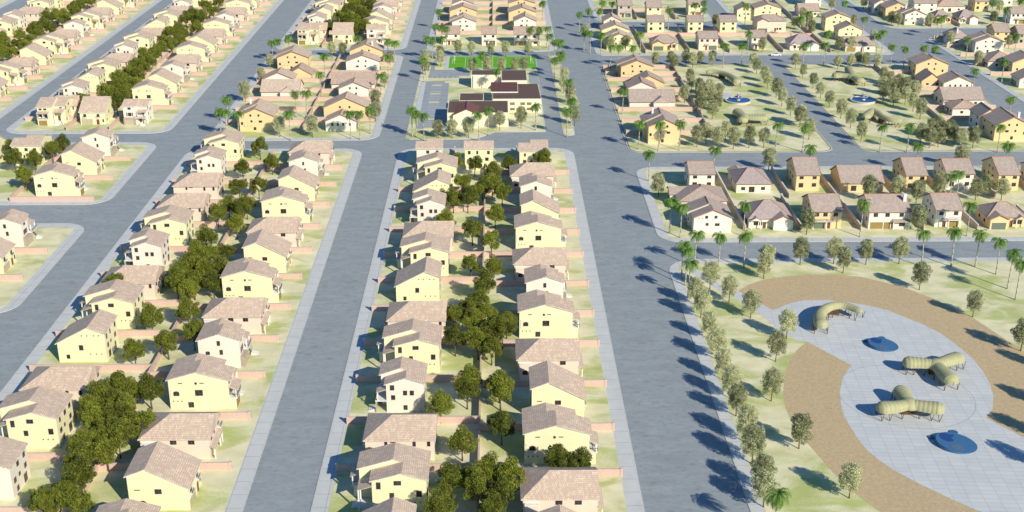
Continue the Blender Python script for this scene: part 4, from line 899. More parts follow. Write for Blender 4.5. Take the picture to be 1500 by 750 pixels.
# row definitions: lot fence Y list, facing, front X, house types
P_=20.85
rows=[
 # name, facing, frontX, lots [(southFenceY, type)]
 ("centre block's right row",'E',21.4,[(188.4,'T3'),(209.3,'Pr'),(230.3,'T1'),(250.1,'T3'),(271.5,'Pr'),(294.1,'T1'),(313.2,'T2'),(334.0,'Pr'),(357.1,'T1'),(376.9,'T3'),(397.2,'T2'),(417.2,'Pr')]),
 ("centre block's left row",'W',-29.4,[(191.5,'T3'),(212.2,'T1'),(232.9,'Pf'),(253.7,'T2'),(274.5,'T1'),(295.0,'Pf'),(317.0,'T3'),(337.2,'T1'),(357.0,'Pf'),(379.5,'T2'),(399.2,'T3'),(419.6,'T1')]),
 ("left block's right row",'E',-62.6,[(192.5,'T1'),(213.4,'T3'),(234.0,'Pr'),(256.3,'T1'),(277.2,'T2'),(298.0,'Pr'),(318.5,'T1'),(340.3,'T3'),(361.5,'Pr'),(382.8,'T1'),(404.5,'T3'),(426.1,'T2'),(446.1,'Pr')]),
 ("left block's left row",'W',-113.4,[(217.2,'T2'),(238.5,'T1'),(257.4,'Pf'),(281.3,'T3'),(301.5,'T1'),(321.3,'Pf'),(342.5,'T2'),(363.0,'T1'),(385.1,'Pf'),(407.0,'Pf'),(430.0,'T2'),(450.5,'T1')]),
 ("small corner block's right row",'E',-147.6,[(410.8,'T1'),(434.7,'T3'),(457.8,'T2')]),
 ("bottom corner block's right row",'E',-147.6,[(319.5,'T1'),(340.4,'T3'),(362.2,'T2')]),
 ("top left block's right row",'E',-146.2,[(533.0,'T1'),(553.4,'T3'),(574.0,'T2'),(594.6,'Pr'),(615.2,'T1'),(635.8,'T3'),(656.4,'Pr'),(677.0,'T1'),(697.6,'T2'),(718.2,'Pr'),(738.8,'T1'),(759.4,'T3'),(780.0,'Pr')]),
 ("top left block's left row",'W',-196.4,[(515.0,'Pf'),(535.6,'T2'),(556.2,'T3'),(576.8,'T1'),(597.4,'Pf'),(618.0,'T2'),(638.6,'T1'),(659.2,'Pf'),(679.8,'T3'),(700.4,'T1'),(721.0,'Pf'),(741.6,'T2'),(762.2,'T1'),(782.8,'T3')]),
 ("farthest left block's right row",'E',-225.0,[(527.0,'T1m'),(547.6,'T3'),(568.2,'T1m'),(588.8,'Pr'),(609.4,'T3'),(633.9,'T1m'),(655.0,'Pr'),(676.0,'T2'),(696.8,'T1m'),(718.0,'Pr'),(739.0,'T3'),(762.0,'T1m'),(782.0,'Pr')]),
 ("farthest left block's left row",'W',-283.0,[(618.0,'T1'),(638.6,'T3'),(659.2,'Pf'),(679.8,'T1'),(700.4,'T2'),(721.0,'Pf'),(741.6,'T1'),(762.2,'T3'),(782.8,'Pf')]),
 ("top block's right row",'E',-58.6,[(680.5,'T1'),(701.3,'T3'),(722.1,'T2'),(742.9,'Pr'),(763.7,'T1'),(784.5,'T3')]),
 ("top block's left row",'W',-108.8,[(672.0,'Pf'),(692.6,'T2'),(713.2,'T3'),(733.8,'T1'),(754.4,'Pf'),(775.0,'T1')]),
]
DEPTH={'T1':14.8,'T2':10.4,'T3':12.3,'Pr':15.2,'Pf':15.2,'T1m':14.8}
PROTO={'T1':house_T1(),'T1m':house_T1(-1),'T2':house_T2(),'T3':house_T3(),'Pr':house_P(1,'rear'),'Pf':house_P(1,'front')}
DESC={'T1':'pale yellow house with balcony over garage','T1m':'pale yellow house with balcony over garage','T2':'narrow cream three-storey house','T3':'plain yellow house with long front slope','Pr':'pinkish two-storey hip-roofed house','Pf':'pinkish two-storey hip-roofed house'}
NM='detached_house'
def frame_ok(X,Y): return Y<430
for name,fc,fx,lots in rows:
    for i,(fy,t) in enumerate(lots):
        yc=fy+10.2; x=fx
        if t[:2]=='T1': x=fx-(1.5 if fc=='E' else -.4)
        if t=='Pr': x=fx-1.3
        if t=='T2': x=fx-(3.0 if fc=='E' else -1.4)
        if t=='T3': x=fx-(1.3 if fc=='E' else -.5)
        o=place(PROTO[t],NM,x,yc,ROT[fc],frame_ok(x,yc),.15)
        sn=f"{ORD[i+1]} house up the {name}"
        tag(o,f"{DESC[t] if t!='T3' else 'plain yellow gabled house'}, {ORD[i+1]} up the {name}",'house','detached houses in the residential rows')
        HOUSES.append((o,sn,x+(-6 if fc=='E' else 6),yc))
# end-of-block houses that face the cross streets
ends=[("centre block's far end",'N',[(-25.6,457.5,'T2'),(-6.9,457.5,'T3'),(13.6,457.5,'T1')]),
      ("small corner block's middle",'N',[(-179,466.5,'T1'),(-196,466.5,'T3')]),
      ("top left block's near end",'S',[(-188.6,508.6,'T1'),(-171.0,508.6,'T3'),(-153.0,508.6,'T2')]),
      ("top block's near end",'S',[(-102.2,665.4,'T1'),(-83.4,665.4,'T3'),(-65.4,665.4,'T2')])]
for name,fc,l in ends:
    for i,(x,y,t) in enumerate(l):
        o=place(PROTO[t],NM,x,y,ROT[fc],False,.15)
        tag(o,f"{DESC[t] if t!='T3' else 'plain yellow gabled house'}, {ORD[i+1]} from left, {name}",'house','detached houses in the residential rows')
        HOUSES.append((o,f"{ORD[i+1]} house at the {name}",x,y+(6 if fc=='S' else -6)))
for x,y in ((-213-0+9-9,0),): pass
# right-hand neighbourhoods
RN={'R1n':"upper row below the two parks",'R1s':"lower row below the two parks",'R2w':"row left of the left park",'R2e':"row right of the right park",'R3w':"corner row above the left park",'R3n':"rear row above the left park",'R3s':"lower row above the two parks",'R5':"far row above the parks",'R4':"top edge row above the left park",'R3e':"row beyond the far right street",'R6':"top right corner row",'L1nw':"left row behind the left block",'L1ne':"right row behind the left block",'Cns':"row above the sports field",'Cnw':"left row above the sports field",'Cne':"right row above the sports field"}
WD={'honey':'honey yellow','white':'off-white','cream':'cream','pale':'straw yellow','pink':'pinkish','stone':'grey stone'}
KD={'two':'two-storey gabled house','tall':'tall three-storey house','long':'long low house','ranch':'low hipped bungalow'}
cnt={}
for n,(row,kind,fc,X1,X2,YS,dep,e,h,wl,rf,opt) in enumerate(RH):
    ew=fc in 'EW'
    if ew: W,D=dep,X2-X1
    else: W,D=X2-X1,dep
    wm='stonew' if wl=='stone' else wl
    if row.startswith('R3n') or kind=='tall': fn=house_two
    else: fn={'two':house_two,'long':house_long,'ranch':house_ranch}[kind]
    if ew and kind=='ranch' and W<8: fn=house_two
    o_=fn(W,D,e,h,wm,rf if rf!='tan' else ('rose' if row in('L1nw','L1ne','Cnw','Cne','R3w') else 'clay'),opt,n)
    yc=YS+dep/2; xc=(X1+X2)/2
    if fc=='E': loc=(X2,yc)
    elif fc=='W': loc=(X1,yc)
    elif fc=='S': loc=(xc,YS)
    else: loc=(xc,YS+dep)
    o=place(o_,NM if kind!='ranch' else 'bungalow',loc[0],loc[1],ROT[fc],YS<430,.15)
    cnt[row]=cnt.get(row,0)+1; i=cnt[row]
    tag(o,f"{WD[wl]} {KD[kind]}, {ORD[i]} in the {RN[row]}",'house','houses right of the main avenue' if row[0]=='R' else 'houses beyond the cross street')
    HOUSES.append((o,f"{ORD[i]} house of the {RN[row]}",xc,yc))

# walls between lots
def lotwalls(name,ys,x0,x1,flip=False):
    for i,y in enumerate(ys):
        o=wall(x0,x1,y-.16,y+.16,place=name)
        if flip:
            for c in o.children:
                if c.name.startswith('pier'): c.location.x=(x1-x0)
        tag(o,f"pink brick garden wall before the {ORD[i+1]} house, {name}",'wall')
for name,fc,fx,lots in rows:
    ys=[l[0] for l in lots]
    if name.startswith("centre block's left"): x0,x1,fl=-35.2,-4.6,False; ys=[y for y in ys]
    elif name.startswith("centre block's right"): x0,x1,fl=-4.2,26.6,True; ys+= [438.9]
    elif name.startswith("left block's right"): x0,x1,fl=-87.4,-58.6,True
    elif name.startswith("left block's left"): x0,x1,fl=-118.5,-87.8,False
    elif fc=='E' and fx<-220: x0,x1,fl=-248.8,-219.6,True
    elif fc=='W' and fx<-220: x0,x1,fl=-289,-249.2,False
    elif fc=='E' and fx<-140: x0,x1,fl=-170.5,-141.6,True
    elif fc=='W' and fx<-140: x0,x1,fl=-201.7,-170.9,False
    elif fc=='E': x0,x1,fl=-83.2,-53.8,True
    else: x0,x1,fl=-114.7,-83.6,False
    lotwalls(name,ys,x0,x1,fl)
    if 'right row' in name:
        xm=x0-.2 if name.startswith("left block") or name.startswith("centre") else x0-.2
        top=max(ys)+ (6 if name.startswith("centre") else 18)
        wall(xm-.16,xm+.16,min(ys)-20 if not name.startswith(('top','small','bottom','farthest')) else min(ys),top,label=f"long brick wall behind the gardens of the {name}")
LW=[]
def vw(x,y0,y1,lab,cap='cap',h=1.75): wall(x-.16,x+.16,y0,y1,h,cap,label=lab)
def hw_(y,x0,x1,lab,cap='cap',h=1.75): wall(x0,x1,y-.16,y+.16,h,cap,label=lab)
vw(7.6,451,468.5,'brick wall between second and third houses at centre block far end'); vw(-16.7,451,468.5,'brick wall between first and second houses at centre block far end')
for x,n in ((-179.5,'first and second'),(-161.5,'second and third')): vw(x,499.5,520,f"brick wall between {n} houses at the top left block's near end")
for x,n in ((-93.3,'first and second'),(-74.2,'second and third')): vw(x,655.4,678,f"brick wall between {n} houses at the top block's near end")
for i,(x,y0,y1) in enumerate(((81.5,379,441),(103,410.5,441),(100,379,410),(119.6,379,436),(142.4,410,436),(158.2,379,398),(158.6,411,436),(140.5,379,398),(176,411,436),(178.5,379,398),(191,411,436))):
    vw(x,y0,y1,f"brick wall with white coping between houses below the parks, {ORD[i+1]} counted",'capw')
vw(88,490,609,'brick wall between the left park and its row of houses')
for i,y in enumerate((491,509.3,526.9,547,561.8,581.3,593.5,607)):
    hw_(y,53.4,87.6,f"brick wall across gardens left of the left park, {ORD[i+1]} from below")
vw(189.5,504,609,'brick wall between the right park and its row of houses','capw')
for i,y in enumerate((494,511,528.5,549,562.4,581.6,594.5)):
    hw_(y,189.9,220.4,f"brick wall across gardens right of the right park, {ORD[i+1]} from below",'capw')
for i,(x,y0,y1) in enumerate(((78.2,640,713-10),(103.5,685,702.5),(101.5,641,684),(124,685,702.5),(122.6,641,682.5),(150.7,641,681),(175.8,641,789))):
    vw(x,y0,y1,f"brick wall between houses above the two parks, {ORD[i+1]} from the left")
hw_(683.5,78.6,150,'long brick wall between the rows of houses above the left park')
hw_(681.5,151.2,175.4,'brick wall behind the gardens above the right park')
for i,(x,y0,y1) in enumerate(((83,729,765),(106,729,765))): vw(x,y0,y1,f"brick wall at the top edge above the left park, {ORD[i+1]} one")
hw_(757,61,125,'brick wall behind the houses on the top edge above the left park')
vw(-81,496,632,'long pink brick wall down the middle of the garden block behind the left block')
for i,y in enumerate((508.8,529.5,547,563,581.7,600,617)):
    hw_(y,-114.7,-81.4,f"pink brick wall across the left gardens behind the left block, {ORD[i+1]} up")
for i,y in enumerate((512.5,530,546,561,580,597,615)):
    hw_(y,-80.6,-52.2,f"pink brick wall across the right gardens behind the left block, {ORD[i+1]} up")
vw(-2.3,690.6,790,'long brick wall down the middle of the block above the sports field')
for i,y in enumerate((690.4,717.4,738,761,780)):
    hw_(y,-33.7,28.6,f"pink brick wall across the block above the sports field, {ORD[i+1]} up")
for i,y in enumerate((590,611,632,653,674)):
    hw_(y,241.2,285,f"brick wall between houses beyond the far right street, {ORD[i+1]} up",'capw')
vw(250.5,706.6,735,'short brick wall beside the honey bungalow in the top right corner'); vw(267,706.6,735,'short brick wall beside the grey roofed bungalow in the top right corner')
o=wall(59.2,63.9,660.3,660.62,2.0,'cap',mat='violet',label='short violet screen wall beside the corner house above the left park',group=None); o.name='screen_wall'
# ------------------------------------------------------------------ trees
def leafmesh(name, centers, rx, n, size, mat, seed, droop=0.0):
    """n small leaf blades spread over blobs: centers = [(x,y,z,r)]"""
    rn=random.Random(seed); v=[];f=[]
    tot=sum(c[3]**2 for c in centers)
    for c in centers:
        k=int(n*c[3]**2/tot)
        for _ in range(k):
            th=rn.uniform(0,2*PI); z=rn.uniform(-1,1); r=c[3]*(rn.random()**.28)
            s=math.sqrt(1-z*z)
            p=Vector((c[0]+r*s*math.cos(th)*rx, c[1]+r*s*math.sin(th)*rx, c[2]+r*z))
            u=Vector((rn.gauss(0,1),rn.gauss(0,1),rn.gauss(0,.8)-droop)).normalized()
            w=u.cross(Vector((rn.gauss(0,1),rn.gauss(0,1),rn.gauss(0,1)))).normalized()
            a=size*rn.uniform(.7,1.3); b=a*.42
            o=len(v)
            v += [tuple(p-u*a*.5), tuple(p+w*b*.5), tuple(p+u*a*.5), tuple(p-w*b*.5)]
            f.append((o,o+1,o+2,o+3))
    me=bpy.data.meshes.new(name); me.from_pydata(v,[],f); me.materials.append(M[mat]); me.update(); return me
def dark_variant(seed):
    rn=random.Random(seed); cs=[]
    k=9
    for i in range(k):
        a=2*PI*i/k+rn.uniform(-.4,.4); d=rn.uniform(1.1,2.2); z=rn.uniform(3.9,6.6)
        cs.append((d*math.cos(a),d*math.sin(a),z,rn.uniform(.95,1.45)))
    for i in range(4): cs.append((rn.uniform(-.9,.9),rn.uniform(-.9,.9),rn.uniform(5.6,7.6),rn.uniform(1.0,1.4)))
    for i in range(8):
        a=rn.uniform(0,2*PI); d=rn.uniform(2.2,3.0); cs.append((d*math.cos(a),d*math.sin(a),rn.uniform(3.6,6.8),rn.uniform(.4,.7)))
    crown=leafmesh('crown',cs,1,8500,.34,'ldark',seed,.5)
    t=MB(); t.tube((0,0,-.2),(.08,.02,2.6),.20,.13,'bark',7)
    for i in range(6):
        a=2*PI*i/6+rn.uniform(-.3,.3); t.tube((.08,.02,2.3+.1*i),(1.5*math.cos(a),1.5*math.sin(a),4.6+rn.uniform(0,1.3)),.09,.03,'bark',5)
    return t.mesh('trunk',True),crown
def olive_variant(seed):
    rn=random.Random(seed); cs=[]
    for i in range(46):
        z=2.4+4.9*(i+.5)/46; q=(z-4.5)/3.0; rr=2.15*math.sqrt(max(0.04,1-q*q))
        a=i*2.39996+rn.uniform(-.3,.3); d=rr*rn.uniform(.45,1.0)
        cs.append((d*math.cos(a),d*math.sin(a),z,rn.uniform(.55,.80)))
    cs.append((0,0,7.2,.6)); cs.append((0,0,4.6,1.5))
    crown=leafmesh('crown',cs,1,7000,.30,'lolive',seed,.1)
    t=MB(); t.tube((0,0,-.2),(.05,-.04,2.6),.15,.10,'barkr',7)
    for i in range(6):
        a=2*PI*i/6+rn.uniform(-.3,.3); t.tube((.05,-.04,1.9+.2*i),(1.1*math.cos(a),1.1*math.sin(a),3.6+rn.uniform(0,1.5)),.07,.02,'barkr',5)
    return t.mesh('trunk',True),crown
def palm_variant(seed):
    rn=random.Random(seed); Hh=10.9
    t=MB(); lean=(rn.uniform(-.35,.35),rn.uniform(-.35,.35)); pts=[]
    for i in range(7):
        q=i/6; pts.append((lean[0]*q*q,lean[1]*q*q,Hh*q-.2*(i==0)))
    for i in range(6): t.tube(pts[i],pts[i+1],.23-.018*i+(.06 if i==0 else 0),.215-.018*i,'palmt',8)
    top=Vector(pts[-1]); v=[];f=[]
    nf=32
    for i in range(nf):
        a=2*PI*i*.381966+rn.uniform(-.12,.12); el=R_(rn.choice([62,45,30,14,-5,-28])+rn.uniform(-7,7)); Ln=rn.uniform(3.2,4.1)
        d=Vector((math.cos(a),math.sin(a),0)); side=Vector((-math.sin(a),math.cos(a),0))
        p=top.copy(); e=el; seg=11; prev=None
        for s in range(seg+1):
            q=s/seg
            wdt=.80*math.sin(PI*min(1,.12+q*.9))**.7
            dirv=d*math.cos(e)+Vector((0,0,1))*math.sin(e)
            up=side.cross(dirv)
            if prev is not None:
                pp,pu=prev
                # paired leaflets either side of the midrib, drooping
                for sg in (-1,1):
                    o=len(v)
                    b0=pp; b1=pp.lerp(p,.72)
                    tipd=side*sg*wdt*1.0+dirv*wdt*.75-Vector((0,0,1))*wdt*.55
                    v += [tuple(b0),tuple(b1),tuple(b1.lerp(b0,.3)+tipd)]
                    f.append((o,o+1,o+2))
                o=len(v); c=side*.035
                v += [tuple(pp-c),tuple(pp+c),tuple(p+c),tuple(p-c)]; f.append((o,o+1,o+2,o+3))
            prev=(p.copy(),up); p=p+dirv*(Ln/seg); e-=R_(12.5)*(1 if el>0 else .7)
    me=bpy.data.meshes.new('crown'); me.from_pydata(v,[],f); me.materials.append(M['lpalm']); me.update()
    t.tube(tuple(top-Vector((0,0,.5))),tuple(top+Vector((0,0,.25))),.2,.1,'palmt',7)
    return t.mesh('trunk',True),me
DV=[dark_variant(11+i) for i in range(4)]; OV=[olive_variant(31+i) for i in range(4)]; PV=[palm_variant(51+i) for i in range(4)]
TREES=[]
ANCH=[(o,s,x,y) for o,s,x,y in HOUSES]
def tree(kind,nm,vs,x,y,s,z=.15):
    tr,cr=vs[rnd.randrange(len(vs))]
    o=link(nm,None,None,(x,y,z),rnd.uniform(0,2*PI),(s*rnd.uniform(.95,1.05),)*2+(s*rnd.uniform(.95,1.06),))
    link('trunk',tr,o); link('crown',cr,o); TREES.append((kind,o,x,y)); return o
for x,y in DARK: tree('dark','broadleaf_tree',DV,x,y,rnd.uniform(.95,1.12)*(1.18 if y>480 else 1.04))
for x,y in OLIVE: tree('olive','olive_tree',OV,x,y,rnd.uniform(1.04,1.2)*(.9 if y>560 else 1))
for x,y in PALM: tree('palm','palm_tree',PV,x,y,rnd.uniform(.96,1.05))

# ------------------------------------------------------------------ park shelters, fountains, play mounds
def catmull(pts,n):
    P=[Vector((*p,0)) for p in pts]; P=[P[0]*2-P[1]]+P+[P[-1]*2-P[-2]]; out=[]
    for i in range(1,len(P)-2):
        for k in range(n):
            t=k/n; a,b,c,d=P[i-1:i+3]
            out.append(.5*((2*b)+(-a+c)*t+(2*a-5*b+4*c-d)*t*t+(-a+3*b-3*c+d)*t**3))
    out.append(P[-2]); return out
def shell(mb, pts, hw=2.0, z0=2.0, z1=4.0, cap0=True, cap1=True, taper=False):
    """ribbed vault swept along a centre line, ends rounded off"""
    c=catmull(pts,30 if len(pts)<4 else 18); n=len(c); cum=[0]
    for i in range(1,n): cum.append(cum[-1]+(c[i]-c[i-1]).length)
    Ltot=cum[-1]; ns=15; v=[]; f=[]
    for i in range(n):
        d=(c[min(n-1,i+1)]-c[max(0,i-1)]).normalized(); s=Vector((-d.y,d.x,0))
        k=1.0
        if cap0: k=min(k, math.sqrt(max(.004,1-max(0,1-cum[i]/1.9)**2)))
        if cap1: k=min(k, math.sqrt(max(.004,1-max(0,1-(Ltot-cum[i])/1.9)**2)))
        rib=.95+.055*abs(math.sin(PI*cum[i]/1.0))**.6; bulb=1 if taper else .80+.28*min(1,cum[i]/Ltot*1.25)
        k*=bulb
        for j in range(ns+1):
            t=PI*j/ns
            tp=1-(.5*cum[i]/Ltot if taper else 0)
            w=hw*tp*k*rib*math.cos(t)*(1.0 if abs(math.cos(t))<.97 else .97); z=z0+(z1-z0)*tp**.5*(math.sin(t)**.8)*rib*(.35+.65*k)
            q=c[i]+s*w; v.append((q.x,q.y,z))
    for i in range(n-1):
        for j in range(ns): a=i*(ns+1)+j; f.append((a,a+1,a+ns+2,a+ns+1))
    mb.add(v,f,'canvas')
    return c,cum,Ltot
def shelter(name,arms,label,hw=2.0,scale=1,block=True):
    cx=sum(p[0] for a in arms for p in a)/sum(len(a) for a in arms); cy=sum(p[1] for a in arms for p in a)/sum(len(a) for a in arms)
    root=link(name,None,None,(cx,cy,.16)); tag(root,label,'shelter','caterpillar-shaped park shelters')
    mb=MB(); many=len(arms)>1; legs=[]
    for a in arms:
        pts=[(x-cx,y-cy) for x,y in a]
        c,cum,Lt=shell(mb,pts,hw,cap0=not many,taper=not many)
        for i in range(len(c)):
            pass
        k=max(2,int(Lt/2.6)); 
        for q in range(k+1):
            if many and q==0: continue
            target=min(Lt-.9,max(.9,Lt*q/k)); i=min(range(len(c)),key=lambda i:abs(cum[i]-target))
            d=(c[min(len(c)-1,i+1)]-c[max(0,i-1)]).normalized(); s=Vector((-d.y,d.x,0))
            for sg in (-1,1): legs.append((c[i]+s*sg*hw*.86,d))
    if many:
        c0=(arms[0][0][0]-cx,arms[0][0][1]-cy)
        prof=[(hw*1.2*math.cos(t*PI/16), 2.0+2.05*math.sin(t*PI/16)) for t in range(9)]
        prof[-1]=(.02,prof[-1][1]); mb.lathe(prof,'canvas',20,c0[0],c0[1])
    link('canopy',mb.mesh('canopy',True,fix=False),root)
    for p,d in legs:
        if many and (p-Vector((*c0,0))).length<hw*1.1: continue
        l=MB(); l.tube((p.x,p.y,0),(p.x+d.x*.55,p.y+d.y*.55,2.2),.085,.06,'wood',5); l.tube((p.x,p.y,0),(p.x-d.x*.55,p.y-d.y*.55,2.2),.085,.06,'wood',5)
        link('leg',l.mesh('leg'),root)
    a=arms[0]; m=Vector((*a[len(a)//2 if not many else 0],0))-Vector((cx,cy,0))
    if block:
        l=MB(); l.box(m.x-1.5,m.x+1.5,m.y-.5,m.y+.5,0,1.9,'wood'); link('timber_kiosk',l.mesh('timber_kiosk'),root)
    return root
SH=[(shelter('park_shelter',[PAV1],'ribbed yellow C-shaped shelter at the upper left of the paved square'),'curved shelter on the paved square',*PAV1[3]),
    (shelter('park_shelter',PAV2,'ribbed yellow three-armed shelter on the paved square, the upper one'),'upper three-armed shelter',*PAV2[0][0]),
    (shelter('park_shelter',PAV3,'ribbed yellow three-armed shelter on the paved square, the lower one'),'lower three-armed shelter',*PAV3[0][0]),
    (shelter('park_shelter',[PAV4],'curved yellow shelter on the far lawn of the left park',2.2),"left park's curved shelter",*PAV4[3]),
    (shelter('park_shelter',PAV5,'three-armed yellow shelter on the near lawn of the left park',2.2),"left park's three-armed shelter",*PAV5[0][0]),
    (shelter('park_shelter',PAV6,'three-armed yellow shelter on the far lawn of the right park',2.2),"right park's three-armed shelter",*PAV6[0][0]),
    (shelter('park_shelter',[PAV7],'curved yellow shelter on the near lawn of the right park',2.2),"right park's curved shelter",*PAV7[3])]
def fountain(x,y,label):
    r=link('fountain',None,None,(x,y,.15)); tag(r,label,'fountain','tiered stone fountains')
    b=MB(); b.lathe([(5.6,0),(5.7,.55),(5.9,.65),(5.9,.85),(5.35,.85),(5.3,.5),(5.25,.1),(0.02,.1)],'fount',40); link('basin',b.mesh('basin'),r)
    w=MB(); w.lathe([(5.28,.1),(5.28,.62),(0.02,.62)],'water',40); link('water',w.mesh('water'),r)
    b=MB(); b.lathe([(.85,.5),(.95,.9),(.45,1.1),(.40,1.6),(.7,1.75),(2.0,2.0),(2.15,2.2),(2.0,2.2),(.02,1.95)],'fount',28); bb=link('lower_bowl',b.mesh('lower_bowl'),r)
    w=MB(); w.lathe([(1.9,2.0),(1.93,2.14),(.02,2.14)],'water',28); link('bowl_water',w.mesh('bowl_water'),bb)
    b=MB(); b.lathe([(.35,2.1),(.25,2.6),(.3,2.9),(1.15,3.05),(1.25,3.2),(1.1,3.2),(.02,3.05)],'fount',24); bb=link('upper_bowl',b.mesh('upper_bowl'),r)
    w=MB(); w.lathe([(1.05,3.08),(1.08,3.15),(.02,3.15)],'water',24); link('bowl_water',w.mesh('bowl_water'),bb)
    b=MB(); b.lathe([(.22,3.1),(.15,3.5),(.35,3.62),(.12,3.8),(.05,4.2),(.02,4.25)],'fount',12); link('finial',b.mesh('finial'),r)
fountain(108.9,542.5,'round stone fountain with blue water in the left park'); fountain(165.6,542.5,'round stone fountain with blue water in the right park')
def mound(x,y,r,label):
    o=link('play_mound',None,None,(x,y,.165),R_(-8)); tag(o,label,'play mound','round blue play mounds')
    def disc(cx,cy,rx,ry,m,top0,top1,thick=True,n=40,rot=0,tilt=None):
        b=MB(); lo=[];hi=[]
        for i in range(n):
            a=2*PI*i/n; px=rx*math.cos(a);py=ry*math.sin(a)
            qx=cx+px*math.cos(rot)-py*math.sin(rot); qy=cy+px*math.sin(rot)+py*math.cos(rot)
            hi.append((qx,qy,surf(qx,qy)+top1)); lo.append((qx,qy,(0 if thick else surf(qx,qy)+top0)))
        b.add(lo+hi,[tuple(range(n-1,-1,-1)),tuple(range(n,2*n))]+[(i,(i+1)%n,(i+1)%n+n,i+n) for i in range(n)],m)
        return b
    surf=lambda px,py: max(.06,.55-.12*px+.02*py)   # slopes down towards the east
    link('mound_body',disc(0,0,r,r*.92,'blue',0,0).mesh('mound_body'),o)
    link('sunken_circle',disc(-r*.42,r*.34,r*.36,r*.40,'blued',.002,.02,False).mesh('sunken_circle'),o)
    link('grey_circle',disc(-r*.02,-r*.48,r*.33,r*.30,'blueg',.002,.02,False).mesh('grey_circle'),o)
    link('spout',disc(-r*.08,r*.64,r*.07,r*.12,'blued',.002,.03,False,16,-.5).mesh('spout'),o)
    for nx,ny,rr in ((-1.10,.52,.17),(.10,1.16,.21)):
        b=MB(); b.lathe([(r*rr,0),(r*rr,.22),(.02,.24)],'blue',24,r*nx,r*ny); link('side_disc',b.mesh('side_disc'),o)
mound(101.9,293.2,3.95,'blue tilted play mound below the curved shelter on the paved square'); mound(103.8,242.6,4.6,'blue tilted play mound nearest the lower edge of the paved square')

# ------------------------------------------------------------------ school
sch=link('school',None,None,(0,540,.15)); tag(sch,'low cream school complex with flat brown roofs below the sports field','school')
def sb(name,x0,x1,y0,y1,h,roof='sroof',wallm='school',par=.16):
    b=MB(); b.box(x0,x1,y0-540,y1-540,-.1,h,wallm)
    # parapet upstand
    for a in ((x0,x1,y0-540,y0-540+.25),(x0,x1,y1-540-.25,y1-540),(x0,x0+.25,y0-540+.25,y1-540-.25),(x1-.25,x1,y0-540+.25,y1-540-.25)): b.box(*a,h+.001,h+par,wallm)
    w=link(name,b.mesh(name),sch)
    r=MB(); r.box(x0+.26,x1-.26,y0-540+.26,y1-540-.26,h+.002,h+.12,roof); link('flat_roof',r.mesh('flat_roof'),w); return w
sb('front_wing',-20.9,4.8,503.2,522.6,5.9)
LL=[(-1.9,525.2-540),(19.4,525.2-540),(18.7,551.6-540),(9.3,551.6-540),(9.3,536-540),(-1.9,536-540)]
b=MB(); b.prism_z(LL,-.1,6.15,'school'); w=link('classroom_wing',b.mesh('classroom_wing'),sch)
LR=[(-1.7,525.4-540),(19.18,525.4-540),(18.5,551.4-540),(9.5,551.4-540),(9.5,535.8-540),(-1.7,535.8-540)]
b=MB(); b.prism_z(LR,6.152,6.2,'sroof'); link('flat_roof',b.mesh('flat_roof'),w)
sb('link_block',-16.6,-5.9,527.8,540.7,4.6); sb('rear_hall',-12.0,1.8,568.9,578.9,6.0); sb('rear_hall',2.1,14.0,558.2,578.7,6.0)
b=MB(); b.box(-2.5,9.1,-4.6,8.8,-.1,6.6,'school'); h_=link('middle_hall',b.mesh('middle_hall'),sch)
r=MB(); r.slope_x([(-4.9,6.61),(9.0,7.3)],-2.7,9.2,.2,'sroofr'); 
for i in range(22): r.slope_x([(-4.9,6.82),(9.0,7.51)],-2.6+i*.55,-2.54+i*.55,.08,'sroofr')
rr=link('metal_roof',r.mesh('metal_roof'),h_); r=MB(); r.box(-2.7,9.2,8.95,9.15,7.4,7.62,'violet'); link('ridge_flashing',r.mesh('ridge_flashing'),rr)
r=MB(); r.slope_x([(-4.9-.25,6.3),(-4.85,6.3)],-2.7,9.2,.5,'trim'); link('eaves_fascia',r.mesh('eaves_fascia'),rr)
# gabled entrance
b=MB(); x0,x1=-18.4,-7.6; xm=-12.8; b.prism_y([(x0,-.1),(x1,-.1),(x1,5.6),(xm,7.9),(x0,5.4)],501.2-540,503.1-540,'school'); e_=link('gabled_entrance',b.mesh('gabled_entrance'),sch)
r=MB(); r.slope_y([(x0-.3,5.5),(xm,8.05),(x1+.3,5.6)],500.9-540,514-540,.2,'sroofr')
for i in range(12):
    y=500.95-540+i*1.15; r.slope_y([(x0-.3,5.71),(xm,8.26),(x1+.3,5.81)],y,y+.07,.07,'sroofr')
rr=link('metal_roof',r.mesh('metal_roof'),e_); r=MB(); r.tube((xm,500.8-540,8.38),(xm,514-540,8.38),.16,.16,'violet',6); link('ridge_flashing',r.mesh('ridge_flashing'),rr)
b=MB(); b.box(xm-.2-1.4,xm+1.4,501.14-540,501.197-540,0,2.5,'glass'); link('door',b.mesh('door'),e_)
for x in (5.7,10.2,13.0):
    for z in (1.5,3.9):
        for dx in (0,):
            b=MB(); b.box(x,x+2.1,525.14-540,525.197-540,z-.55,z+.55,'olivew'); b.box(x-.08,x+2.18,525.12-540,525.139-540,z+.56,z+.66,'frame')
            for q in (.66,1.36): b.box(x+q,x+q+.07,525.12-540,525.139-540,z-.55,z+.55,'frame')
            link('window',b.mesh('window'),w)
for x0_,m_ in ((-10.3,'school'),): pass
b=MB(); b.box(-11.1,-10.2,568.2-540,568.88-540,-.1,5.9,'school'); b.box(.9,1.8,568.0-540,568.88-540,-.1,5.9,'school'); link('buttress',b.mesh('buttress'),sch)
b=MB(); b.box(-20.5,-16.9,530.2-540,530.45-540,-.1,2.2,'school'); b.box(-20.5,-20.25,530.5-540,539-540,-.1,2.2,'school'); link('yard_wall',b.mesh('yard_wall'),sch)

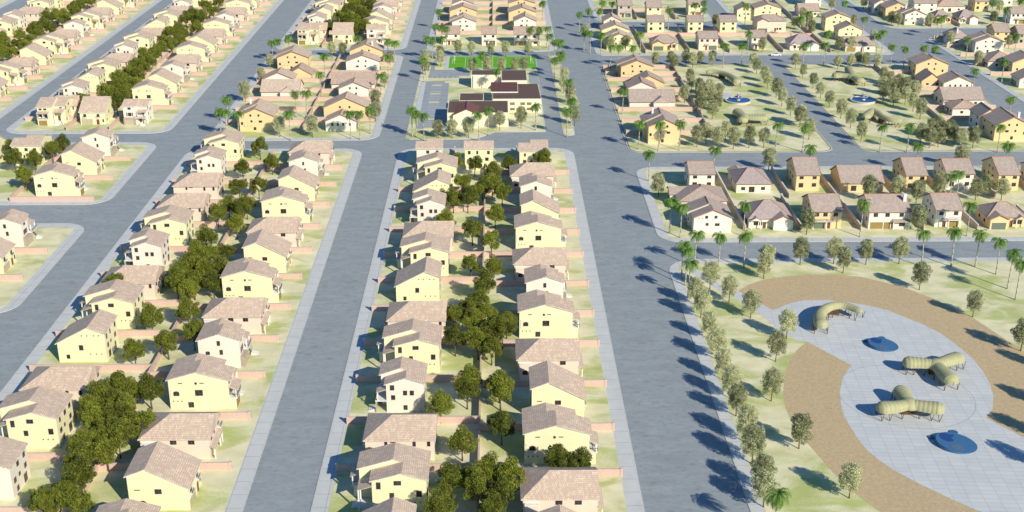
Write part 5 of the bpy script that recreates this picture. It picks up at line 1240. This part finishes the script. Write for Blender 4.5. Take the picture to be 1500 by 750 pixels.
# ------------------------------------------------------------------ parked car
cx,cy=g_car
c=link('parked_car',None,None,(cx,cy,0)); tag(c,'white pick-up truck parked at the kerb above the right park','car')
b=MB(); b.prism_y([(-2.6,.35),(2.65,.35),(2.7,.75),(2.5,.98),(1.3,1.06),(-2.6,1.06)],-.92,.92,'car'); body=link('body',b.mesh('body'),c)
b=MB(); b.prism_y([(-.9,1.061),(1.25,1.061),(.55,1.72),(-.75,1.72)],-.82,.82,'car'); cab=link('cab',b.mesh('cab'),c)
for s in (-1,1):
    b=MB(); y0,y1=(s*.83,s*.85) if s>0 else (s*.85,s*.83); b.prism_y([(-.72,1.12),(.98,1.12),(.5,1.62),(-.65,1.62)],y0,y1,'glass'); link('window',b.mesh('window'),cab)
b=MB(); b.add([(1.24,-.72,1.12),(1.24,.72,1.12),(.62,.68,1.70),(.62,-.68,1.70),(1.27,-.72,1.14),(1.27,.72,1.14),(.65,.68,1.72),(.65,-.68,1.72)],[(0,1,2,3),(7,6,5,4),(0,4,5,1),(1,5,6,2),(2,6,7,3),(3,7,4,0)],'glass'); link('windscreen',b.mesh('windscreen'),cab)
for x in (-1.7,1.75):
    for y in (-.86,.86):
        b=MB(); b.tube((x,y-.12,.36),(x,y+.12,.36),.36,.36,'tyre',16); wh=link('wheel',b.mesh('wheel'),c)
        b=MB(); b.tube((x,y-.14,.36),(x,y+.14,.36),.2,.2,'chrome',12); link('rim',b.mesh('rim'),wh)
for y in (-.7,.7):
    b=MB(); b.box(2.66,2.73,y-.16,y+.16,.68,.85,'chrome'); link('headlight',b.mesh('headlight'),c)
    b=MB(); b.box(-2.63,-2.601,y-.14,y+.14,.7,.98,'door'); link('tail_light',b.mesh('tail_light'),c)

# ------------------------------------------------------------------ labels for trees
ANCH += [(o,s,x,y) for o,s,x,y in SH]
ANCH += [(None,"left park's fountain",108.9,542.5),(None,"right park's fountain",165.6,542.5),(None,'lower blue play mound',103.8,242.6),(None,'upper blue play mound',101.9,293.2),(None,"school's entrance gable",-12.8,501),(None,"school's rear halls",0,572),(None,'sports field',-2,621),(None,"paved square's left tip",80,310),(None,'long avenue median',29.5,545)]
KN={'dark':('dark green tree','tree','dark green broadleaf garden trees'),'olive':('grey-green tree','tree','small grey-green street and park trees'),'palm':('tall palm','palm','tall slender palms')}
def dirw(dx,dy):
    if abs(dx)>abs(dy)*.8: return 'right of' if dx>0 else 'left of'
    return 'behind' if dy>0 else 'below'
buck={}
for kind,o,x,y in TREES:
    best=min(ANCH,key=lambda a:(a[2]-x)**2+(a[3]-y)**2)
    dx,dy=x-best[2],y-best[3]
    buck.setdefault((kind,best[1],dirw(dx,dy)),[]).append((math.hypot(dx,dy),o))
for (kind,an,dr),l in buck.items():
    l.sort(key=lambda t:t[0]); kn,cat,grp=KN[kind]
    for i,(d,o) in enumerate(l):
        pre='' if len(l)==1 else ('nearest ' if i==0 else ORD[i+1]+'-nearest ')
        tag(o,f"{pre}{kn} {dr} the {an}",cat,grp)

# ------------------------------------------------------------------ sky, sun, camera
wd=bpy.data.worlds.new('World'); sc.world=wd; wd.use_nodes=True
nt=wd.node_tree; bg=nt.nodes['Background']; sky=nt.nodes.new('ShaderNodeTexSky'); sky.sky_type='NISHITA'; sky.sun_disc=False
sky.sun_elevation=R_(30); sky.sun_rotation=R_(144); sky.altitude=0; sky.air_density=1.0; sky.dust_density=.1; sky.ozone_density=4.0
tint=nt.nodes.new('ShaderNodeMix'); tint.data_type='RGBA'; tint.blend_type='MULTIPLY'; tint.inputs[0].default_value=1; tint.inputs[7].default_value=(.56,.98,1.26,1); nt.links.new(sky.outputs[0],tint.inputs[6]); nt.links.new(tint.outputs[2],bg.inputs[0]); bg.inputs[1].default_value=SKY
ld=bpy.data.lights.new('sun','SUN'); ld.energy=SUN; ld.angle=R_(.5); ld.color=(1.0,.92,.77)
lo=bpy.data.objects.new('sun',ld); COL.objects.link(lo)
d=Vector((-math.sin(R_(36))*math.cos(R_(30)), math.cos(R_(36))*math.cos(R_(30)), -math.sin(R_(30))))
lo.rotation_euler=d.to_track_quat('-Z','Y').to_euler(); lo.location=(200,0,300)
cd=bpy.data.cameras.new('camera'); cam=bpy.data.objects.new('camera',cd); COL.objects.link(cam); sc.camera=cam
cd.sensor_width=36; cd.lens=18/math.tan(R_(22.5)); cd.clip_end=9000; cd.clip_start=1
cam.location=(0,0,145); cam.rotation_euler=(R_(90-22.0393),0,-R_(.71565))
sc.view_settings.view_transform='Standard'; sc.view_settings.look='None'; sc.view_settings.exposure=EXPO; sc.view_settings.gamma=1
sc.render.resolution_x=1024; sc.render.resolution_y=512
sc.cycles.max_bounces=4; sc.cycles.diffuse_bounces=3; sc.cycles.transmission_bounces=2; sc.cycles.glossy_bounces=2; sc.cycles.use_denoising=True
